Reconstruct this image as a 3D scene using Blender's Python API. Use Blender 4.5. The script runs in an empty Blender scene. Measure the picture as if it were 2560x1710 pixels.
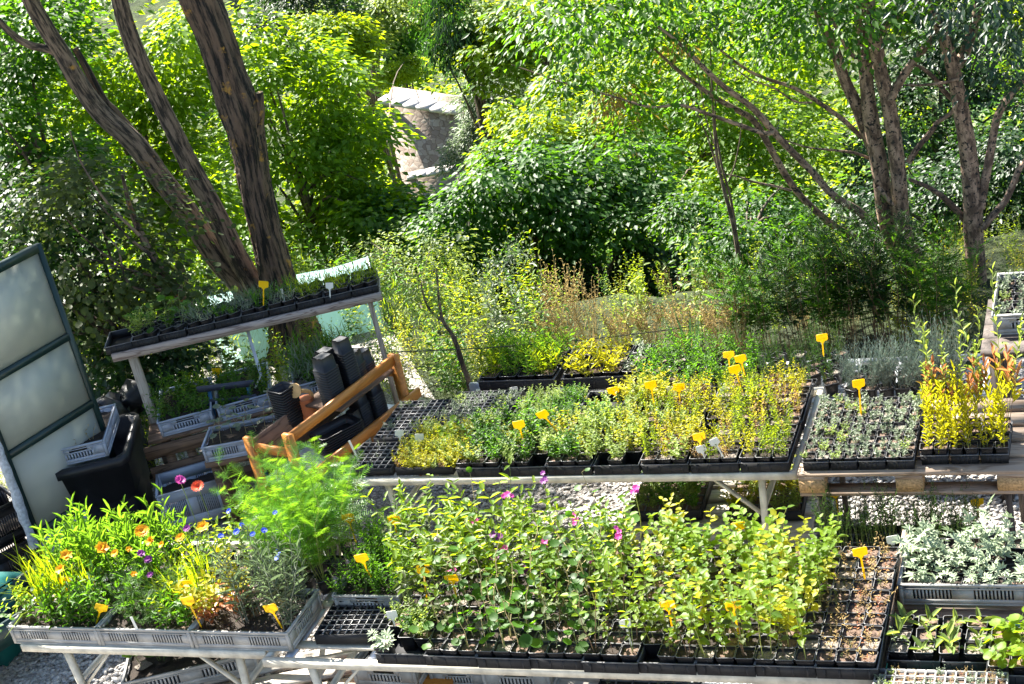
import bpy, math, random
import numpy as np
from mathutils import Vector, Matrix

sc = bpy.context.scene
COL = sc.collection
RAD = math.radians

# ------------------------------------------------------------------ camera, sky, sun, exposure
FPX, PITCH, ROLL, CZ = 4000.0, RAD(23.7), RAD(-13.0), 5.30
CF = np.array([0, math.cos(PITCH), -math.sin(PITCH)])
_r0 = np.array([1.0, 0, 0]); _u0 = np.cross(_r0, CF)
CR = math.cos(ROLL) * _r0 + math.sin(ROLL) * _u0
CU = -math.sin(ROLL) * _r0 + math.cos(ROLL) * _u0
CP = np.array([0, 0, CZ])
cam = bpy.data.cameras.new('camera'); cam.sensor_width = 36; cam.lens = FPX / 2560 * 36
cam.clip_start = 0.05; cam.clip_end = 2000
co = bpy.data.objects.new('camera', cam); COL.objects.link(co)
M = Matrix.Identity(4)
for i in range(3):
    M[i][0], M[i][1], M[i][2], M[i][3] = CR[i], CU[i], -CF[i], CP[i]
co.matrix_world = M
sc.camera = co

SUN_EL, SUN_AZ = 46.0, -29.0            # degrees; azimuth measured from +Y (away from the camera) towards +X
sun_dir = Vector((math.sin(RAD(SUN_AZ)) * math.cos(RAD(SUN_EL)), math.cos(RAD(SUN_AZ)) * math.cos(RAD(SUN_EL)), math.sin(RAD(SUN_EL))))
wd = bpy.data.worlds.new('World'); sc.world = wd; wd.use_nodes = True
wn = wd.node_tree
sky = wn.nodes.new('ShaderNodeTexSky'); sky.sky_type = 'NISHITA'; sky.sun_disc = False
sky.sun_elevation = RAD(SUN_EL); sky.sun_rotation = RAD(SUN_AZ)
wn.links.new(sky.outputs[0], wn.nodes['Background'].inputs[0])
wn.nodes['Background'].inputs[1].default_value = 0.052
sl = bpy.data.lights.new('sun', 'SUN'); sl.energy = 5.0; sl.angle = RAD(0.5); sl.color = (1.0, 0.95, 0.86)
so = bpy.data.objects.new('sun', sl); COL.objects.link(so)
so.rotation_euler = sun_dir.to_track_quat('Z', 'Y').to_euler(); so.location = (-6, 12, 20)
sc.view_settings.view_transform = 'Standard'; sc.view_settings.look = 'None'
sc.view_settings.exposure = 2.45; sc.view_settings.gamma = 1.0
cy = sc.cycles
cy.max_bounces = 7; cy.diffuse_bounces = 3; cy.glossy_bounces = 2; cy.transmission_bounces = 5; cy.transparent_max_bounces = 6
cy.sample_clamp_indirect = 6; cy.caustics_reflective = False; cy.caustics_refractive = False
cy.use_denoising = True

# ------------------------------------------------------------------ measuring helpers: photo pixel + a real height or distance -> world point
def ray(px, py): return (px - 1280) / FPX * CR - (py - 855) / FPX * CU + CF
def at(px, py, z):
    d = ray(px, py); return d * ((z - CZ) / d[2]) + CP
def aty(px, py, Y):
    d = ray(px, py); return d * (Y / d[1]) + CP
TH = RAD(-24)
U = np.array([math.cos(TH), math.sin(TH), 0]); V = np.array([-math.sin(TH), math.cos(TH), 0]); Zv = np.array([0, 0, 1.0])
O2 = np.array([-3.07, 7.79, 0])
def W(u, v, z): return O2 + U * u + V * v + Zv * z
def uv(p):
    q = np.asarray(p) - O2; return float(q @ U), float(q @ V)

# ------------------------------------------------------------------ materials
MATS = {}
def mat(name):
    m = bpy.data.materials.new(name); m.use_nodes = True; MATS[name] = m
    nt = m.node_tree; b = nt.nodes['Principled BSDF']
    return m, nt, b
def N(nt, t, **kw):
    n = nt.nodes.new(t)
    for k, v in kw.items(): setattr(n, k, v)
    return n
def ramp(nt, fac, stops):
    r = N(nt, 'ShaderNodeValToRGB'); el = r.color_ramp.elements
    while len(el) < len(stops): el.new(0.5)
    for e, (p, c) in zip(el, stops): e.position = p; e.color = (*c, 1)
    nt.links.new(fac, r.inputs[0]); return r.outputs[0]
def coord(nt, scale=(1, 1, 1), kind='Object', rot=(0, 0, 0)):
    t = N(nt, 'ShaderNodeTexCoord'); mp = N(nt, 'ShaderNodeMapping'); mp.inputs['Scale'].default_value = scale; mp.inputs['Rotation'].default_value = rot
    nt.links.new(t.outputs[kind], mp.inputs[0]); return mp.outputs[0]
def world_coord(nt, scale=(1, 1, 1)):
    t = N(nt, 'ShaderNodeNewGeometry'); mp = N(nt, 'ShaderNodeMapping'); mp.inputs['Scale'].default_value = scale
    nt.links.new(t.outputs['Position'], mp.inputs[0]); return mp.outputs[0]
def noise(nt, vec, scale, detail=4, rough=.55):
    n = N(nt, 'ShaderNodeTexNoise'); n.inputs['Scale'].default_value = scale; n.inputs['Detail'].default_value = detail; n.inputs['Roughness'].default_value = rough
    nt.links.new(vec, n.inputs['Vector']); return n.outputs['Fac']
def bump(nt, b, h, strength=.4, dist=.01):
    n = N(nt, 'ShaderNodeBump'); n.inputs['Strength'].default_value = strength; n.inputs['Distance'].default_value = dist
    nt.links.new(h, n.inputs['Height']); nt.links.new(n.outputs[0], b.inputs['Normal'])
def leafmat(name, dark, light, trans, tw=.45, rough=.42, spec=.45):
    """leaf: per-leaf tint picks between two real leaf colours; light also passes through the blade"""
    m, nt, b = mat(name)
    a = N(nt, 'ShaderNodeAttribute'); a.attribute_name = 'tint'
    oi = N(nt, 'ShaderNodeObjectInfo'); mr = N(nt, 'ShaderNodeMath', operation='MULTIPLY_ADD'); nt.links.new(oi.outputs['Random'], mr.inputs[0]); mr.inputs[1].default_value = .5; mr.inputs[2].default_value = -.25
    ad = N(nt, 'ShaderNodeMath', operation='ADD'); ad.use_clamp = True; nt.links.new(a.outputs['Fac'], ad.inputs[0]); nt.links.new(mr.outputs[0], ad.inputs[1])
    c = ramp(nt, ad.outputs[0], [(0, dark), (1, light)])
    nt.links.new(c, b.inputs['Base Color']); b.inputs['Roughness'].default_value = rough; b.inputs['Specular IOR Level'].default_value = spec
    t = N(nt, 'ShaderNodeBsdfTranslucent')
    tc = ramp(nt, ad.outputs[0], [(0, tuple(x * .45 for x in trans)), (1, trans)]); nt.links.new(tc, t.inputs[0])
    mx = N(nt, 'ShaderNodeMixShader'); mx.inputs[0].default_value = tw
    nt.links.new(b.outputs[0], mx.inputs[1]); nt.links.new(t.outputs[0], mx.inputs[2])
    nt.links.new(mx.outputs[0], nt.nodes['Material Output'].inputs[0]); return m
def plain(name, col, rough=.5, metal=0, var=.15, scale=6, bumps=0, spec=.5, bscale=60):
    m, nt, b = mat(name)
    v = coord(nt); n = noise(nt, v, scale)
    c = ramp(nt, n, [(.3, tuple(x * (1 - var) for x in col)), (.7, tuple(min(1, x * (1 + var)) for x in col))])
    nt.links.new(c, b.inputs['Base Color']); b.inputs['Roughness'].default_value = rough; b.inputs['Metallic'].default_value = metal; b.inputs['Specular IOR Level'].default_value = spec
    if bumps: bump(nt, b, noise(nt, v, bscale, 6), bumps, .004)
    return m
def woodmat(name, dark, light, rough=.75, axis=0, rings=5, dirt=.3):
    m, nt, b = mat(name)
    s = [9, 9, 9]; s[axis] = .9
    v = coord(nt, tuple(s)); w = N(nt, 'ShaderNodeTexNoise'); w.inputs['Scale'].default_value = 1.3; w.inputs['Detail'].default_value = 3; w.inputs['Distortion'].default_value = 1.2
    nt.links.new(v, w.inputs['Vector'])
    mth = N(nt, 'ShaderNodeMath', operation='MULTIPLY'); mth.inputs[1].default_value = rings * 6.28; nt.links.new(w.outputs['Fac'], mth.inputs[0])
    sn = N(nt, 'ShaderNodeMath', operation='SINE'); nt.links.new(mth.outputs[0], sn.inputs[0])
    c = ramp(nt, sn.outputs[0], [(.0, light), (.75, tuple((a + c_) / 2 for a, c_ in zip(light, dark))), (1, dark)])
    g = noise(nt, coord(nt), 5, 5)
    mx = N(nt, 'ShaderNodeMix', data_type='RGBA', blend_type='MULTIPLY'); mx.inputs[0].default_value = dirt
    nt.links.new(c, mx.inputs[6]); nt.links.new(ramp(nt, g, [(.3, (.35, .33, .3)), (.65, (1, 1, 1))]), mx.inputs[7])
    nt.links.new(mx.outputs[2], b.inputs['Base Color']); b.inputs['Roughness'].default_value = rough
    bump(nt, b, sn.outputs[0], .15, .002); return m
def barkmat(name, dark, light, lichen=(.42, .22, .04), zs=.35, sc_=14, lich=.62, spots=False, b_=.9):
    m, nt, b = mat(name)
    at_ = N(nt, 'ShaderNodeAttribute'); at_.attribute_name = 'bark'; mp = N(nt, 'ShaderNodeMapping'); mp.inputs['Scale'].default_value = (1, 1, zs); nt.links.new(at_.outputs['Vector'], mp.inputs[0]); v = mp.outputs[0]; n = noise(nt, v, sc_, 8, .65)
    c = ramp(nt, n, [(.42, dark), (.5, tuple((a + c_) * .5 for a, c_ in zip(dark, light))), (.57, light)])
    l = noise(nt, world_coord(nt), 5.5, 5, .6)
    lf = ramp(nt, l, [(lich, (0, 0, 0)), (lich + .06, (1, 1, 1))])
    mx = N(nt, 'ShaderNodeMix', data_type='RGBA'); nt.links.new(lf, mx.inputs[0]); nt.links.new(c, mx.inputs[6]); mx.inputs[7].default_value = (*lichen, 1)
    out = mx.outputs[2]
    if spots:
        s = noise(nt, world_coord(nt), 38, 3, .6); sf = ramp(nt, s, [(.56, (0, 0, 0)), (.6, (1, 1, 1))])
        m2 = N(nt, 'ShaderNodeMix', data_type='RGBA'); nt.links.new(sf, m2.inputs[0]); nt.links.new(out, m2.inputs[6]); m2.inputs[7].default_value = (.02, .017, .014, 1); out = m2.outputs[2]
    nt.links.new(out, b.inputs['Base Color']); b.inputs['Roughness'].default_value = .85
    bump(nt, b, n, b_, .03); return m

leafmat('leaf_lime', (.045, .12, .008), (.14, .23, .012), (.60, .76, .01), .5, .5, .3)
leafmat('leaf_lime_big', (.02, .075, .006), (.10, .19, .012), (.46, .68, .008), .5, .5, .25)
leafmat('leaf_mid', (.012, .05, .006), (.055, .14, .012), (.22, .52, .012), .42, .5, .3)
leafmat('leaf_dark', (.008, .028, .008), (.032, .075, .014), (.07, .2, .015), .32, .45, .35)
leafmat('leaf_bluegreen', (.018, .045, .026), (.045, .085, .045), (.09, .2, .06), .33, .4)
leafmat('leaf_olive', (.03, .05, .014), (.085, .105, .04), (.2, .3, .03), .35, .55, .25)
leafmat('leaf_greygreen', (.10, .14, .085), (.21, .25, .16), (.2, .3, .12), .35, .5)
leafmat('leaf_silver', (.2, .27, .16), (.42, .49, .33), (.3, .4, .2), .3, .6, .3)
leafmat('leaf_fern', (.045, .16, .01), (.12, .30, .02), (.36, .68, .03), .45)
leafmat('leaf_lavender', (.13, .19, .17), (.24, .31, .28), (.15, .22, .15), .25, .6)
leafmat('leaf_yellow', (.15, .19, .01), (.36, .35, .012), (.86, .80, .015), .5, .5, .3)
leafmat('leaf_rust', (.22, .11, .03), (.4, .26, .07), (.6, .4, .06), .42, .55)
leafmat('leaf_red', (.33, .09, .05), (.5, .24, .10), (.75, .3, .1), .42)
leafmat('leaf_dry', (.24, .15, .06), (.55, .40, .17), (.5, .38, .14), .35, .7, .2)
leafmat('leaf_pale', (.09, .16, .035), (.26, .34, .09), (.5, .64, .07), .45, .5, .3)
leafmat('petal_orange', (.85, .33, .005), (.98, .55, .01), (.98, .6, .02), .4, .5)
leafmat('petal_pink', (.6, .06, .36), (.8, .14, .5), (.85, .15, .55), .4, .5)
leafmat('petal_purple', (.18, .03, .2), (.3, .05, .3), (.4, .06, .4), .35, .5)
leafmat('petal_blue', (.05, .1, .65), (.12, .2, .85), (.15, .25, .9), .35, .5)
leafmat('petal_red', (.65, .05, .02), (.85, .14, .05), (.8, .12, .05), .35, .5)
leafmat('petal_white', (.6, .6, .45), (.8, .8, .65), (.7, .7, .5), .35, .5)
for n_, c_ in (('stem_green', (.16, .22, .05)), ('stem_lime', (.30, .32, .07)), ('stem_brown', (.17, .10, .055)), ('stem_grey', (.25, .27, .2)), ('stem_straw', (.45, .36, .17))):
    plain(n_, c_, .6, var=.25, scale=20)
plain('black_plastic', (.013, .013, .015), .42, var=.35, scale=14, bumps=.1, spec=.45)
plain('rim_glint_black', (.11, .11, .115), .4, var=.3, scale=20)  # paler black for pot and tray rim tops: sun glint put into the colour
plain('black_matte', (.02, .02, .022), .6, var=.3, scale=10, spec=.3)
plain('grey_plastic', (.36, .355, .34), .52, var=.26, scale=9, bumps=.08)
plain('blue_grey_plastic', (.38, .42, .50), .45, var=.1, scale=7, bumps=.06)
plain('dark_green_metal', (.008, .028, .026), .4, var=.2)
plain('white_metal', (.62, .58, .48), .5, var=.28, scale=11)
plain('galvanised', (.52, .54, .57), .38, metal=.55, var=.15, scale=12)
plain('soil', (.028, .019, .013), .95, var=.6, scale=90, bumps=1, bscale=220)
plain('soil_dry', (.13, .085, .06), .95, var=.5, scale=110, bumps=1, bscale=220)
plain('soil_gritty', (.2, .17, .14), .95, var=.6, scale=140, bumps=1, bscale=250)
plain('tag_white', (.75, .75, .7), .5, var=.05)
plain('ink', (.10, .05, .01), .7, var=.1)
plain('ink_black', (.03, .03, .03), .7, var=.1)
plain('teal_plastic', (.01, .12, .11), .5, var=.15)
plain('cut_wood', (.62, .40, .17), .8, var=.2, scale=30)
plain('black_wire', (.015, .015, .015), .6)
plain('blue_paint', (.04, .16, .30), .55, var=.2, scale=20)
plain('slate_paint', (.045, .05, .075), .55, var=.3, scale=12)
plain('terracotta', (.48, .16, .06), .8, var=.2)
plain('white_board', (.72, .74, .76), .5, var=.08, scale=4)
plain('chipboard', (.42, .27, .13), .9, var=.45, scale=85, bumps=.6, bscale=120)
plain('insulation', (.42, .45, .5), .6, var=.35, scale=45, bumps=1, bscale=60)
plain('beige_stone', (.50, .46, .42), .9, var=.2)
woodmat('pallet_wood', (.22, .15, .10), (.36, .27, .20), axis=0)
woodmat('old_wood', (.10, .058, .035), (.22, .135, .085), axis=0, dirt=.5)
woodmat('grey_wood', (.17, .12, .10), (.40, .33, .29), axis=0, rings=9, dirt=.15)
woodmat('bleached_wood', (.36, .30, .24), (.58, .52, .45), axis=0, dirt=.35)
woodmat('orange_wood', (.44, .155, .025), (.60, .235, .045), .45, axis=0, rings=3, dirt=.12)
woodmat('post_wood', (.28, .22, .16), (.46, .39, .30), axis=2, dirt=.25)
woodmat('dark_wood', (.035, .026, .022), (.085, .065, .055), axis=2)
barkmat('bark_big', (.006, .004, .003), (.155, .098, .066), sc_=30, zs=.13, b_=1)
barkmat('bark_smooth', (.025, .017, .012), (.24, .165, .115), zs=.16, sc_=34, lich=.64, b_=.9)
barkmat('bark_spotted', (.10, .06, .04), (.36, .24, .165), zs=.4, sc_=22, lich=.75, spots=True, b_=.5)
barkmat('bark_thin', (.05, .035, .025), (.18, .13, .09), zs=.5, sc_=22, lich=.9, b_=.4)

def special_mats():
    m, nt, b = mat('tag_yellow')
    b.inputs['Base Color'].default_value = (.95, .66, .006, 1); b.inputs['Roughness'].default_value = .5
    t = N(nt, 'ShaderNodeBsdfTranslucent'); t.inputs[0].default_value = (.95, .7, .01, 1); mx = N(nt, 'ShaderNodeMixShader'); mx.inputs[0].default_value = .38
    nt.links.new(b.outputs[0], mx.inputs[1]); nt.links.new(t.outputs[0], mx.inputs[2]); nt.links.new(mx.outputs[0], nt.nodes['Material Output'].inputs[0])
    m, nt, b = mat('polycarbonate')
    v = coord(nt, (1, 1, 1)); n = noise(nt, v, 2.2, 5)
    c = ramp(nt, n, [(.3, (.40, .43, .40)), (.7, (.50, .52, .48))]); nt.links.new(c, b.inputs['Base Color']); b.inputs['Roughness'].default_value = .35
    w = N(nt, 'ShaderNodeTexWave'); w.inputs['Scale'].default_value = 32; nt.links.new(v, w.inputs[0]); bump(nt, b, w.outputs['Fac'], .15, .002)
    t = N(nt, 'ShaderNodeBsdfTranslucent'); t.inputs[0].default_value = (.6, .64, .56, 1); mx = N(nt, 'ShaderNodeMixShader'); mx.inputs[0].default_value = .3
    nt.links.new(b.outputs[0], mx.inputs[1]); nt.links.new(t.outputs[0], mx.inputs[2]); nt.links.new(mx.outputs[0], nt.nodes['Material Output'].inputs[0])
    m, nt, b = mat('turquoise_sheet')
    b.inputs['Base Color'].default_value = (.45, .68, .66, 1); b.inputs['Roughness'].default_value = .3
    t = N(nt, 'ShaderNodeBsdfTranslucent'); t.inputs[0].default_value = (.6, .85, .82, 1); mx = N(nt, 'ShaderNodeMixShader'); mx.inputs[0].default_value = .5
    bump(nt, b, noise(nt, coord(nt), 7, 4), .5, .03)
    nt.links.new(b.outputs[0], mx.inputs[1]); nt.links.new(t.outputs[0], mx.inputs[2]); nt.links.new(mx.outputs[0], nt.nodes['Material Output'].inputs[0])
    m, nt, b = mat('gravel_bed')
    v = world_coord(nt); vo = N(nt, 'ShaderNodeTexVoronoi'); vo.inputs['Scale'].default_value = 34; nt.links.new(v, vo.inputs['Vector'])
    vd = N(nt, 'ShaderNodeTexVoronoi'); vd.feature = 'DISTANCE_TO_EDGE'; vd.inputs['Scale'].default_value = 34; nt.links.new(v, vd.inputs['Vector'])
    sp = N(nt, 'ShaderNodeSeparateColor'); nt.links.new(vo.outputs['Color'], sp.inputs[0])
    c = ramp(nt, sp.outputs[0], [(0, (.30, .27, .24)), (.5, (.42, .39, .36)), (1, (.56, .53, .5))])
    e = ramp(nt, vd.outputs['Distance'], [(0, (.25, .22, .2)), (.14, (1, 1, 1))])
    mx = N(nt, 'ShaderNodeMix', data_type='RGBA', blend_type='MULTIPLY'); mx.inputs[0].default_value = 1; nt.links.new(c, mx.inputs[6]); nt.links.new(e, mx.inputs[7])
    nt.links.new(mx.outputs[2], b.inputs['Base Color']); b.inputs['Roughness'].default_value = .9; bump(nt, b, vd.outputs['Distance'], 1, .02)
    m, nt, b = mat('pebble')
    a = N(nt, 'ShaderNodeAttribute'); a.attribute_name = 'tint'
    nt.links.new(ramp(nt, a.outputs['Fac'], [(0, (.27, .25, .23)), (.5, (.43, .41, .39)), (1, (.62, .59, .55))]), b.inputs['Base Color']); b.inputs['Roughness'].default_value = .85
    m, nt, b = mat('hill_ground')
    v = world_coord(nt); n = noise(nt, v, .9, 8, .7)
    nt.links.new(ramp(nt, n, [(.35, (.02, .03, .012)), (.5, (.05, .075, .02)), (.65, (.10, .12, .035))]), b.inputs['Base Color']); b.inputs['Roughness'].default_value = 1; bump(nt, b, noise(nt, v, 6, 8, .7), 1, .3)
    m, nt, b = mat('rubble_stone')
    v = coord(nt, (1, 1, 1.35)); dn = N(nt, 'ShaderNodeTexNoise'); dn.inputs['Scale'].default_value = 3; nt.links.new(v, dn.inputs[0])
    mxv = N(nt, 'ShaderNodeMix', data_type='VECTOR'); mxv.inputs[0].default_value = .18; nt.links.new(v, mxv.inputs[4]); nt.links.new(dn.outputs['Color'], mxv.inputs[5])
    vo = N(nt, 'ShaderNodeTexVoronoi'); vo.inputs['Scale'].default_value = 4.6; nt.links.new(mxv.outputs[1], vo.inputs['Vector'])
    vd = N(nt, 'ShaderNodeTexVoronoi'); vd.feature = 'DISTANCE_TO_EDGE'; vd.inputs['Scale'].default_value = 4.6; nt.links.new(mxv.outputs[1], vd.inputs['Vector'])
    sp = N(nt, 'ShaderNodeSeparateColor'); nt.links.new(vo.outputs['Color'], sp.inputs[0])
    c = ramp(nt, sp.outputs[0], [(0, (.22, .165, .13)), (.5, (.30, .24, .19)), (1, (.40, .34, .28))])
    e = ramp(nt, vd.outputs['Distance'], [(0, (.45, .38, .33)), (.06, (1, 1, 1))])
    mx = N(nt, 'ShaderNodeMix', data_type='RGBA', blend_type='MULTIPLY'); mx.inputs[0].default_value = 1; nt.links.new(c, mx.inputs[6]); nt.links.new(e, mx.inputs[7])
    nt.links.new(mx.outputs[2], b.inputs['Base Color']); b.inputs['Roughness'].default_value = .95; bump(nt, b, vd.outputs['Distance'], .5, .03)
special_mats()

# ------------------------------------------------------------------ geometry accumulator
class G:
    def __init__(s): s.v = []; s.f = []; s.t = []; s.b = {}; s.n = 0; s.mats = []
    def mi(s, m):
        if m not in s.mats: s.mats.append(m)
        return s.mats.index(m)
    def add(s, verts, faces, m, tint=None):
        verts = np.asarray(verts, float).reshape(-1, 3)
        s.v.append(verts); s.t.append(np.full(len(verts), .5) if tint is None else np.broadcast_to(np.asarray(tint, float), (len(verts),)))
        if isinstance(faces, list):
            for k in sorted({len(f) for f in faces}): s.f.append((np.array([f for f in faces if len(f) == k], int) + s.n, s.mi(m)))
        else: s.f.append((np.asarray(faces, int) + s.n, s.mi(m)))
        s.n += len(verts); return s
    def box(s, c, size, m, R=None):
        x, y, z = np.asarray(size) / 2
        P = np.array([[-x, -y, -z], [x, -y, -z], [x, y, -z], [-x, y, -z], [-x, -y, z], [x, -y, z], [x, y, z], [-x, y, z]])
        if R is not None: P = P @ np.asarray(R).T
        return s.add(P + np.asarray(c, float), [[0, 3, 2, 1], [4, 5, 6, 7], [0, 1, 5, 4], [1, 2, 6, 5], [2, 3, 7, 6], [3, 0, 4, 7]], m)
    def beam(s, a, b, w, h, m, up=(0, 0, 1)):
        a = np.asarray(a, float); b = np.asarray(b, float); d = b - a; L = np.linalg.norm(d); d = d / L
        x = np.cross(d, up); x = x / max(np.linalg.norm(x), 1e-9); y = np.cross(x, d)
        return s.box((a + b) / 2, (L, w, h), m, np.stack([d, x, y], 1))
    def tube(s, path, radii, m, seg=8, cap=True, furrow=0, seed=0, tint=.5):
        path = np.asarray(path, float); n = len(path); radii = np.broadcast_to(np.asarray(radii, float), (n,))
        T = np.gradient(path, axis=0); T /= np.maximum(np.linalg.norm(T, axis=1, keepdims=True), 1e-9)
        x = np.cross(T, [.13, .99, .05]); x /= np.maximum(np.linalg.norm(x, axis=1, keepdims=True), 1e-9); y = np.cross(T, x)
        ang = np.linspace(0, 2 * np.pi, seg, endpoint=False); r = np.broadcast_to(radii[:, None], (n, seg)).copy()
        if furrow:
            rg = np.random.default_rng(seed); zz = np.cumsum(np.r_[0, np.linalg.norm(np.diff(path, axis=0), axis=1)])[:, None]
            fz = np.zeros((n, seg))
            for k in (5, 9, 14):
                fz += np.abs(np.sin(k * ang[None] / 2 * 1.0 + 2.2 * np.sin(zz * rg.uniform(1.5, 4) + rg.uniform(0, 6)) + rg.uniform(0, 6))) * (5 / k)
            fz += .5 * np.sin(zz * 7 + 3 * np.sin(3 * ang[None])) + rg.normal(0, .25, (n, seg))
            r *= 1 + furrow * (fz - fz.mean())
        P = path[:, None] + x[:, None] * (np.cos(ang)[None, :, None] * r[..., None]) + y[:, None] * (np.sin(ang)[None, :, None] * r[..., None])
        i = np.arange(n - 1)[:, None] * seg; j = np.arange(seg)[None]; k = (j + 1) % seg
        F = np.stack([i + j, i + k, i + seg + k, i + seg + j], -1).reshape(-1, 4)
        ln = np.cumsum(np.r_[0, np.linalg.norm(np.diff(path, axis=0), axis=1)]); rm = radii.mean(); s.b[len(s.v)] = np.stack([np.broadcast_to(np.cos(ang) * rm, (n, seg)), np.broadcast_to(np.sin(ang) * rm, (n, seg)), np.broadcast_to(ln[:, None] + 3.7 * seed, (n, seg))], -1).reshape(-1, 3)
        s.add(P.reshape(-1, 3), F, m, tint)
        if cap:
            s.add(np.vstack([P[-1], path[-1]]), [[q, (q + 1) % seg, seg] for q in range(seg)], m, tint)
        return s
    def build(s, name, parent=None, smooth=False, loc=None, me_only=False):
        me = bpy.data.meshes.new(name)
        V_ = np.concatenate(s.v); me.vertices.add(len(V_)); me.vertices.foreach_set('co', V_.ravel().astype(np.float32))
        loops = np.concatenate([f.ravel() for f, _ in s.f]); tot = np.concatenate([np.full(len(f), f.shape[1]) for f, _ in s.f]); mi = np.concatenate([np.full(len(f), k) for f, k in s.f])
        me.loops.add(len(loops)); me.loops.foreach_set('vertex_index', loops.astype(np.int32))
        me.polygons.add(len(tot)); me.polygons.foreach_set('loop_start', np.r_[0, np.cumsum(tot)[:-1]].astype(np.int32))
        me.polygons.foreach_set('loop_total', tot.astype(np.int32)); me.polygons.foreach_set('material_index', mi.astype(np.int32))
        if smooth: me.polygons.foreach_set('use_smooth', np.ones(len(tot), bool))
        a = me.attributes.new('tint', 'FLOAT', 'POINT'); a.data.foreach_set('value', np.concatenate(s.t).astype(np.float32))
        if s.b and any('bark' in m for m in s.mats): bb = np.concatenate([s.b.get(i, np.zeros((len(v), 3))) for i, v in enumerate(s.v)]); a = me.attributes.new('bark', 'FLOAT_VECTOR', 'POINT'); a.data.foreach_set('vector', bb.ravel().astype(np.float32))
        for m in s.mats: me.materials.append(MATS[m])
        me.update(calc_edges=True); me.validate()
        if me_only: return me
        return link(name, me, parent, loc)
def link(name, me, parent=None, loc=None):
    o = bpy.data.objects.new(name, me); COL.objects.link(o)
    if parent is not None: o.parent = parent
    if loc is not None: o.location = loc
    return o
def tag(o, label, cat, group=None):
    o['label'] = label; o['category'] = cat
    if group: o['group'] = group
    return o
def thing(name, label, cat, loc=(0, 0, 0), rz=0, group=None):
    o = bpy.data.objects.new(name, None); COL.objects.link(o); o.location = Vector([float(x) for x in loc]); o.rotation_euler = (0, 0, rz); o.empty_display_size = .1
    return tag(o, label, cat, group)
def kind(o, k): o['kind'] = k; return o
def copy_tree(o, parent=None):
    c = o.copy(); COL.objects.link(c)
    if parent is not None: c.parent = parent
    for ch in o.children: copy_tree(ch, c)
    return c
def smooth_path(P, n):
    P = np.asarray(P, float); k = len(P); t = np.linspace(0, k - 1, n); i = np.clip(t.astype(int), 0, k - 2); f = (t - i)[:, None]
    Q = np.vstack([2 * P[0] - P[1], P, 2 * P[-1] - P[-2]]); a, b, c, d = Q[i], Q[i + 1], Q[i + 2], Q[i + 3]
    return .5 * (2 * b + (c - a) * f + (2 * a - 5 * b + 4 * c - d) * f ** 2 + (3 * b - a - 3 * c + d) * f ** 3)
ORD = ['zeroth', 'first', 'second', 'third', 'fourth', 'fifth', 'sixth', 'seventh', 'eighth', 'ninth', 'tenth', 'eleventh', 'twelfth', 'thirteenth', 'fourteenth', 'fifteenth', 'sixteenth', 'seventeenth', 'eighteenth', 'nineteenth', 'twentieth', 'twenty-first', 'twenty-second', 'twenty-third', 'twenty-fourth', 'twenty-fifth', 'twenty-sixth', 'twenty-seventh']

# ------------------------------------------------------------------ leaves
def unit(a): return a / np.maximum(np.linalg.norm(a, axis=-1, keepdims=True), 1e-9)
TEMPL = {
    'lance': (np.array([[0, 0, 0], [.35, -.5, .10], [.75, -.33, .05], [1, 0, -.10], [.75, .33, .05], [.35, .5, .10]]), np.array([[0, 3, 2, 1], [0, 5, 4, 3]])),
    'kite': (np.array([[0, 0, 0], [.48, -.5, .09], [1, 0, -.08], [.48, .5, .09]]), np.array([[0, 2, 1], [0, 3, 2]])),
    'blade': (np.array([[0, -.5, 0], [0, .5, 0], [.55, .35, .12], [.55, -.35, .12], [1, 0, -.05]]), np.array([[0, 1, 2], [0, 2, 3], [3, 2, 4]])),
    'thread': (np.array([[0, -.5, 0], [0, .5, 0], [1, 0, 0]]), np.array([[0, 1, 2]])),
}
_c = np.linspace(0, 2 * np.pi, 9)[:-1] + .39
TEMPL['round'] = (np.vstack([[[.5, 0, -.07]], np.stack([.5 - .5 * np.cos(_c), .5 * np.sin(_c), .06 + .05 * np.sin(3 * _c)], 1)]), np.array([[0, 1 + i, 1 + (i + 1) % 8] for i in range(8)]))
def _palm(angles, w):
    v, f = [], []
    for a in angles:
        L = 1 - .25 * abs(a) / 80; a = RAD(a)
        p = np.array([[0, 0, 0], [.5 * L, -w, .05], [L, 0, -.08], [.5 * L, w, .05]]); R = np.array([[math.cos(a), -math.sin(a), 0], [math.sin(a), math.cos(a), 0], [0, 0, 1]])
        n = len(v) * 4; v.append(p @ R.T); f += [[n, n + 2, n + 1], [n, n + 3, n + 2]]
    return np.vstack(v), np.array(f)
TEMPL['palm'] = _palm((-75, -38, 0, 38, 75), .13)
TEMPL['pinnate'] = (lambda: (np.vstack([np.array([[.12 * k, 0, 0], [.12 * k + .10, s * .20, .03], [.12 * k + .2, s * .34, -.02], [.12 * k + .16, s * .16, .0]]) * np.array([1, 1 - .45 * abs(k - 3) / 4, 1]) for k in range(7) for s in (-1, 1)]), np.array([[4 * q, 4 * q + 1, 4 * q + 2] for q in range(14)] + [[4 * q, 4 * q + 2, 4 * q + 3] for q in range(14)])))()
def _plume():
    v, f = [], []
    for k in range(11):
        for s_ in (-1, 1):
            a = .08 + .085 * k; L = .34 * (1 - abs(k - 4) / 9); n = len(v); v += [[a, 0, 0], [a + .035, 0, .01], [a + L * .62, s_ * L, .05 * (k % 3 - 1)]]; f.append([n, n + 1, n + 2])
    n = len(v); v += [[0, -.012, 0], [0, .012, 0], [1, 0, -.04]]; f.append([n, n + 1, n + 2])
    return np.array(v, float), np.array(f)
TEMPL['plume'] = _plume()
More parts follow.
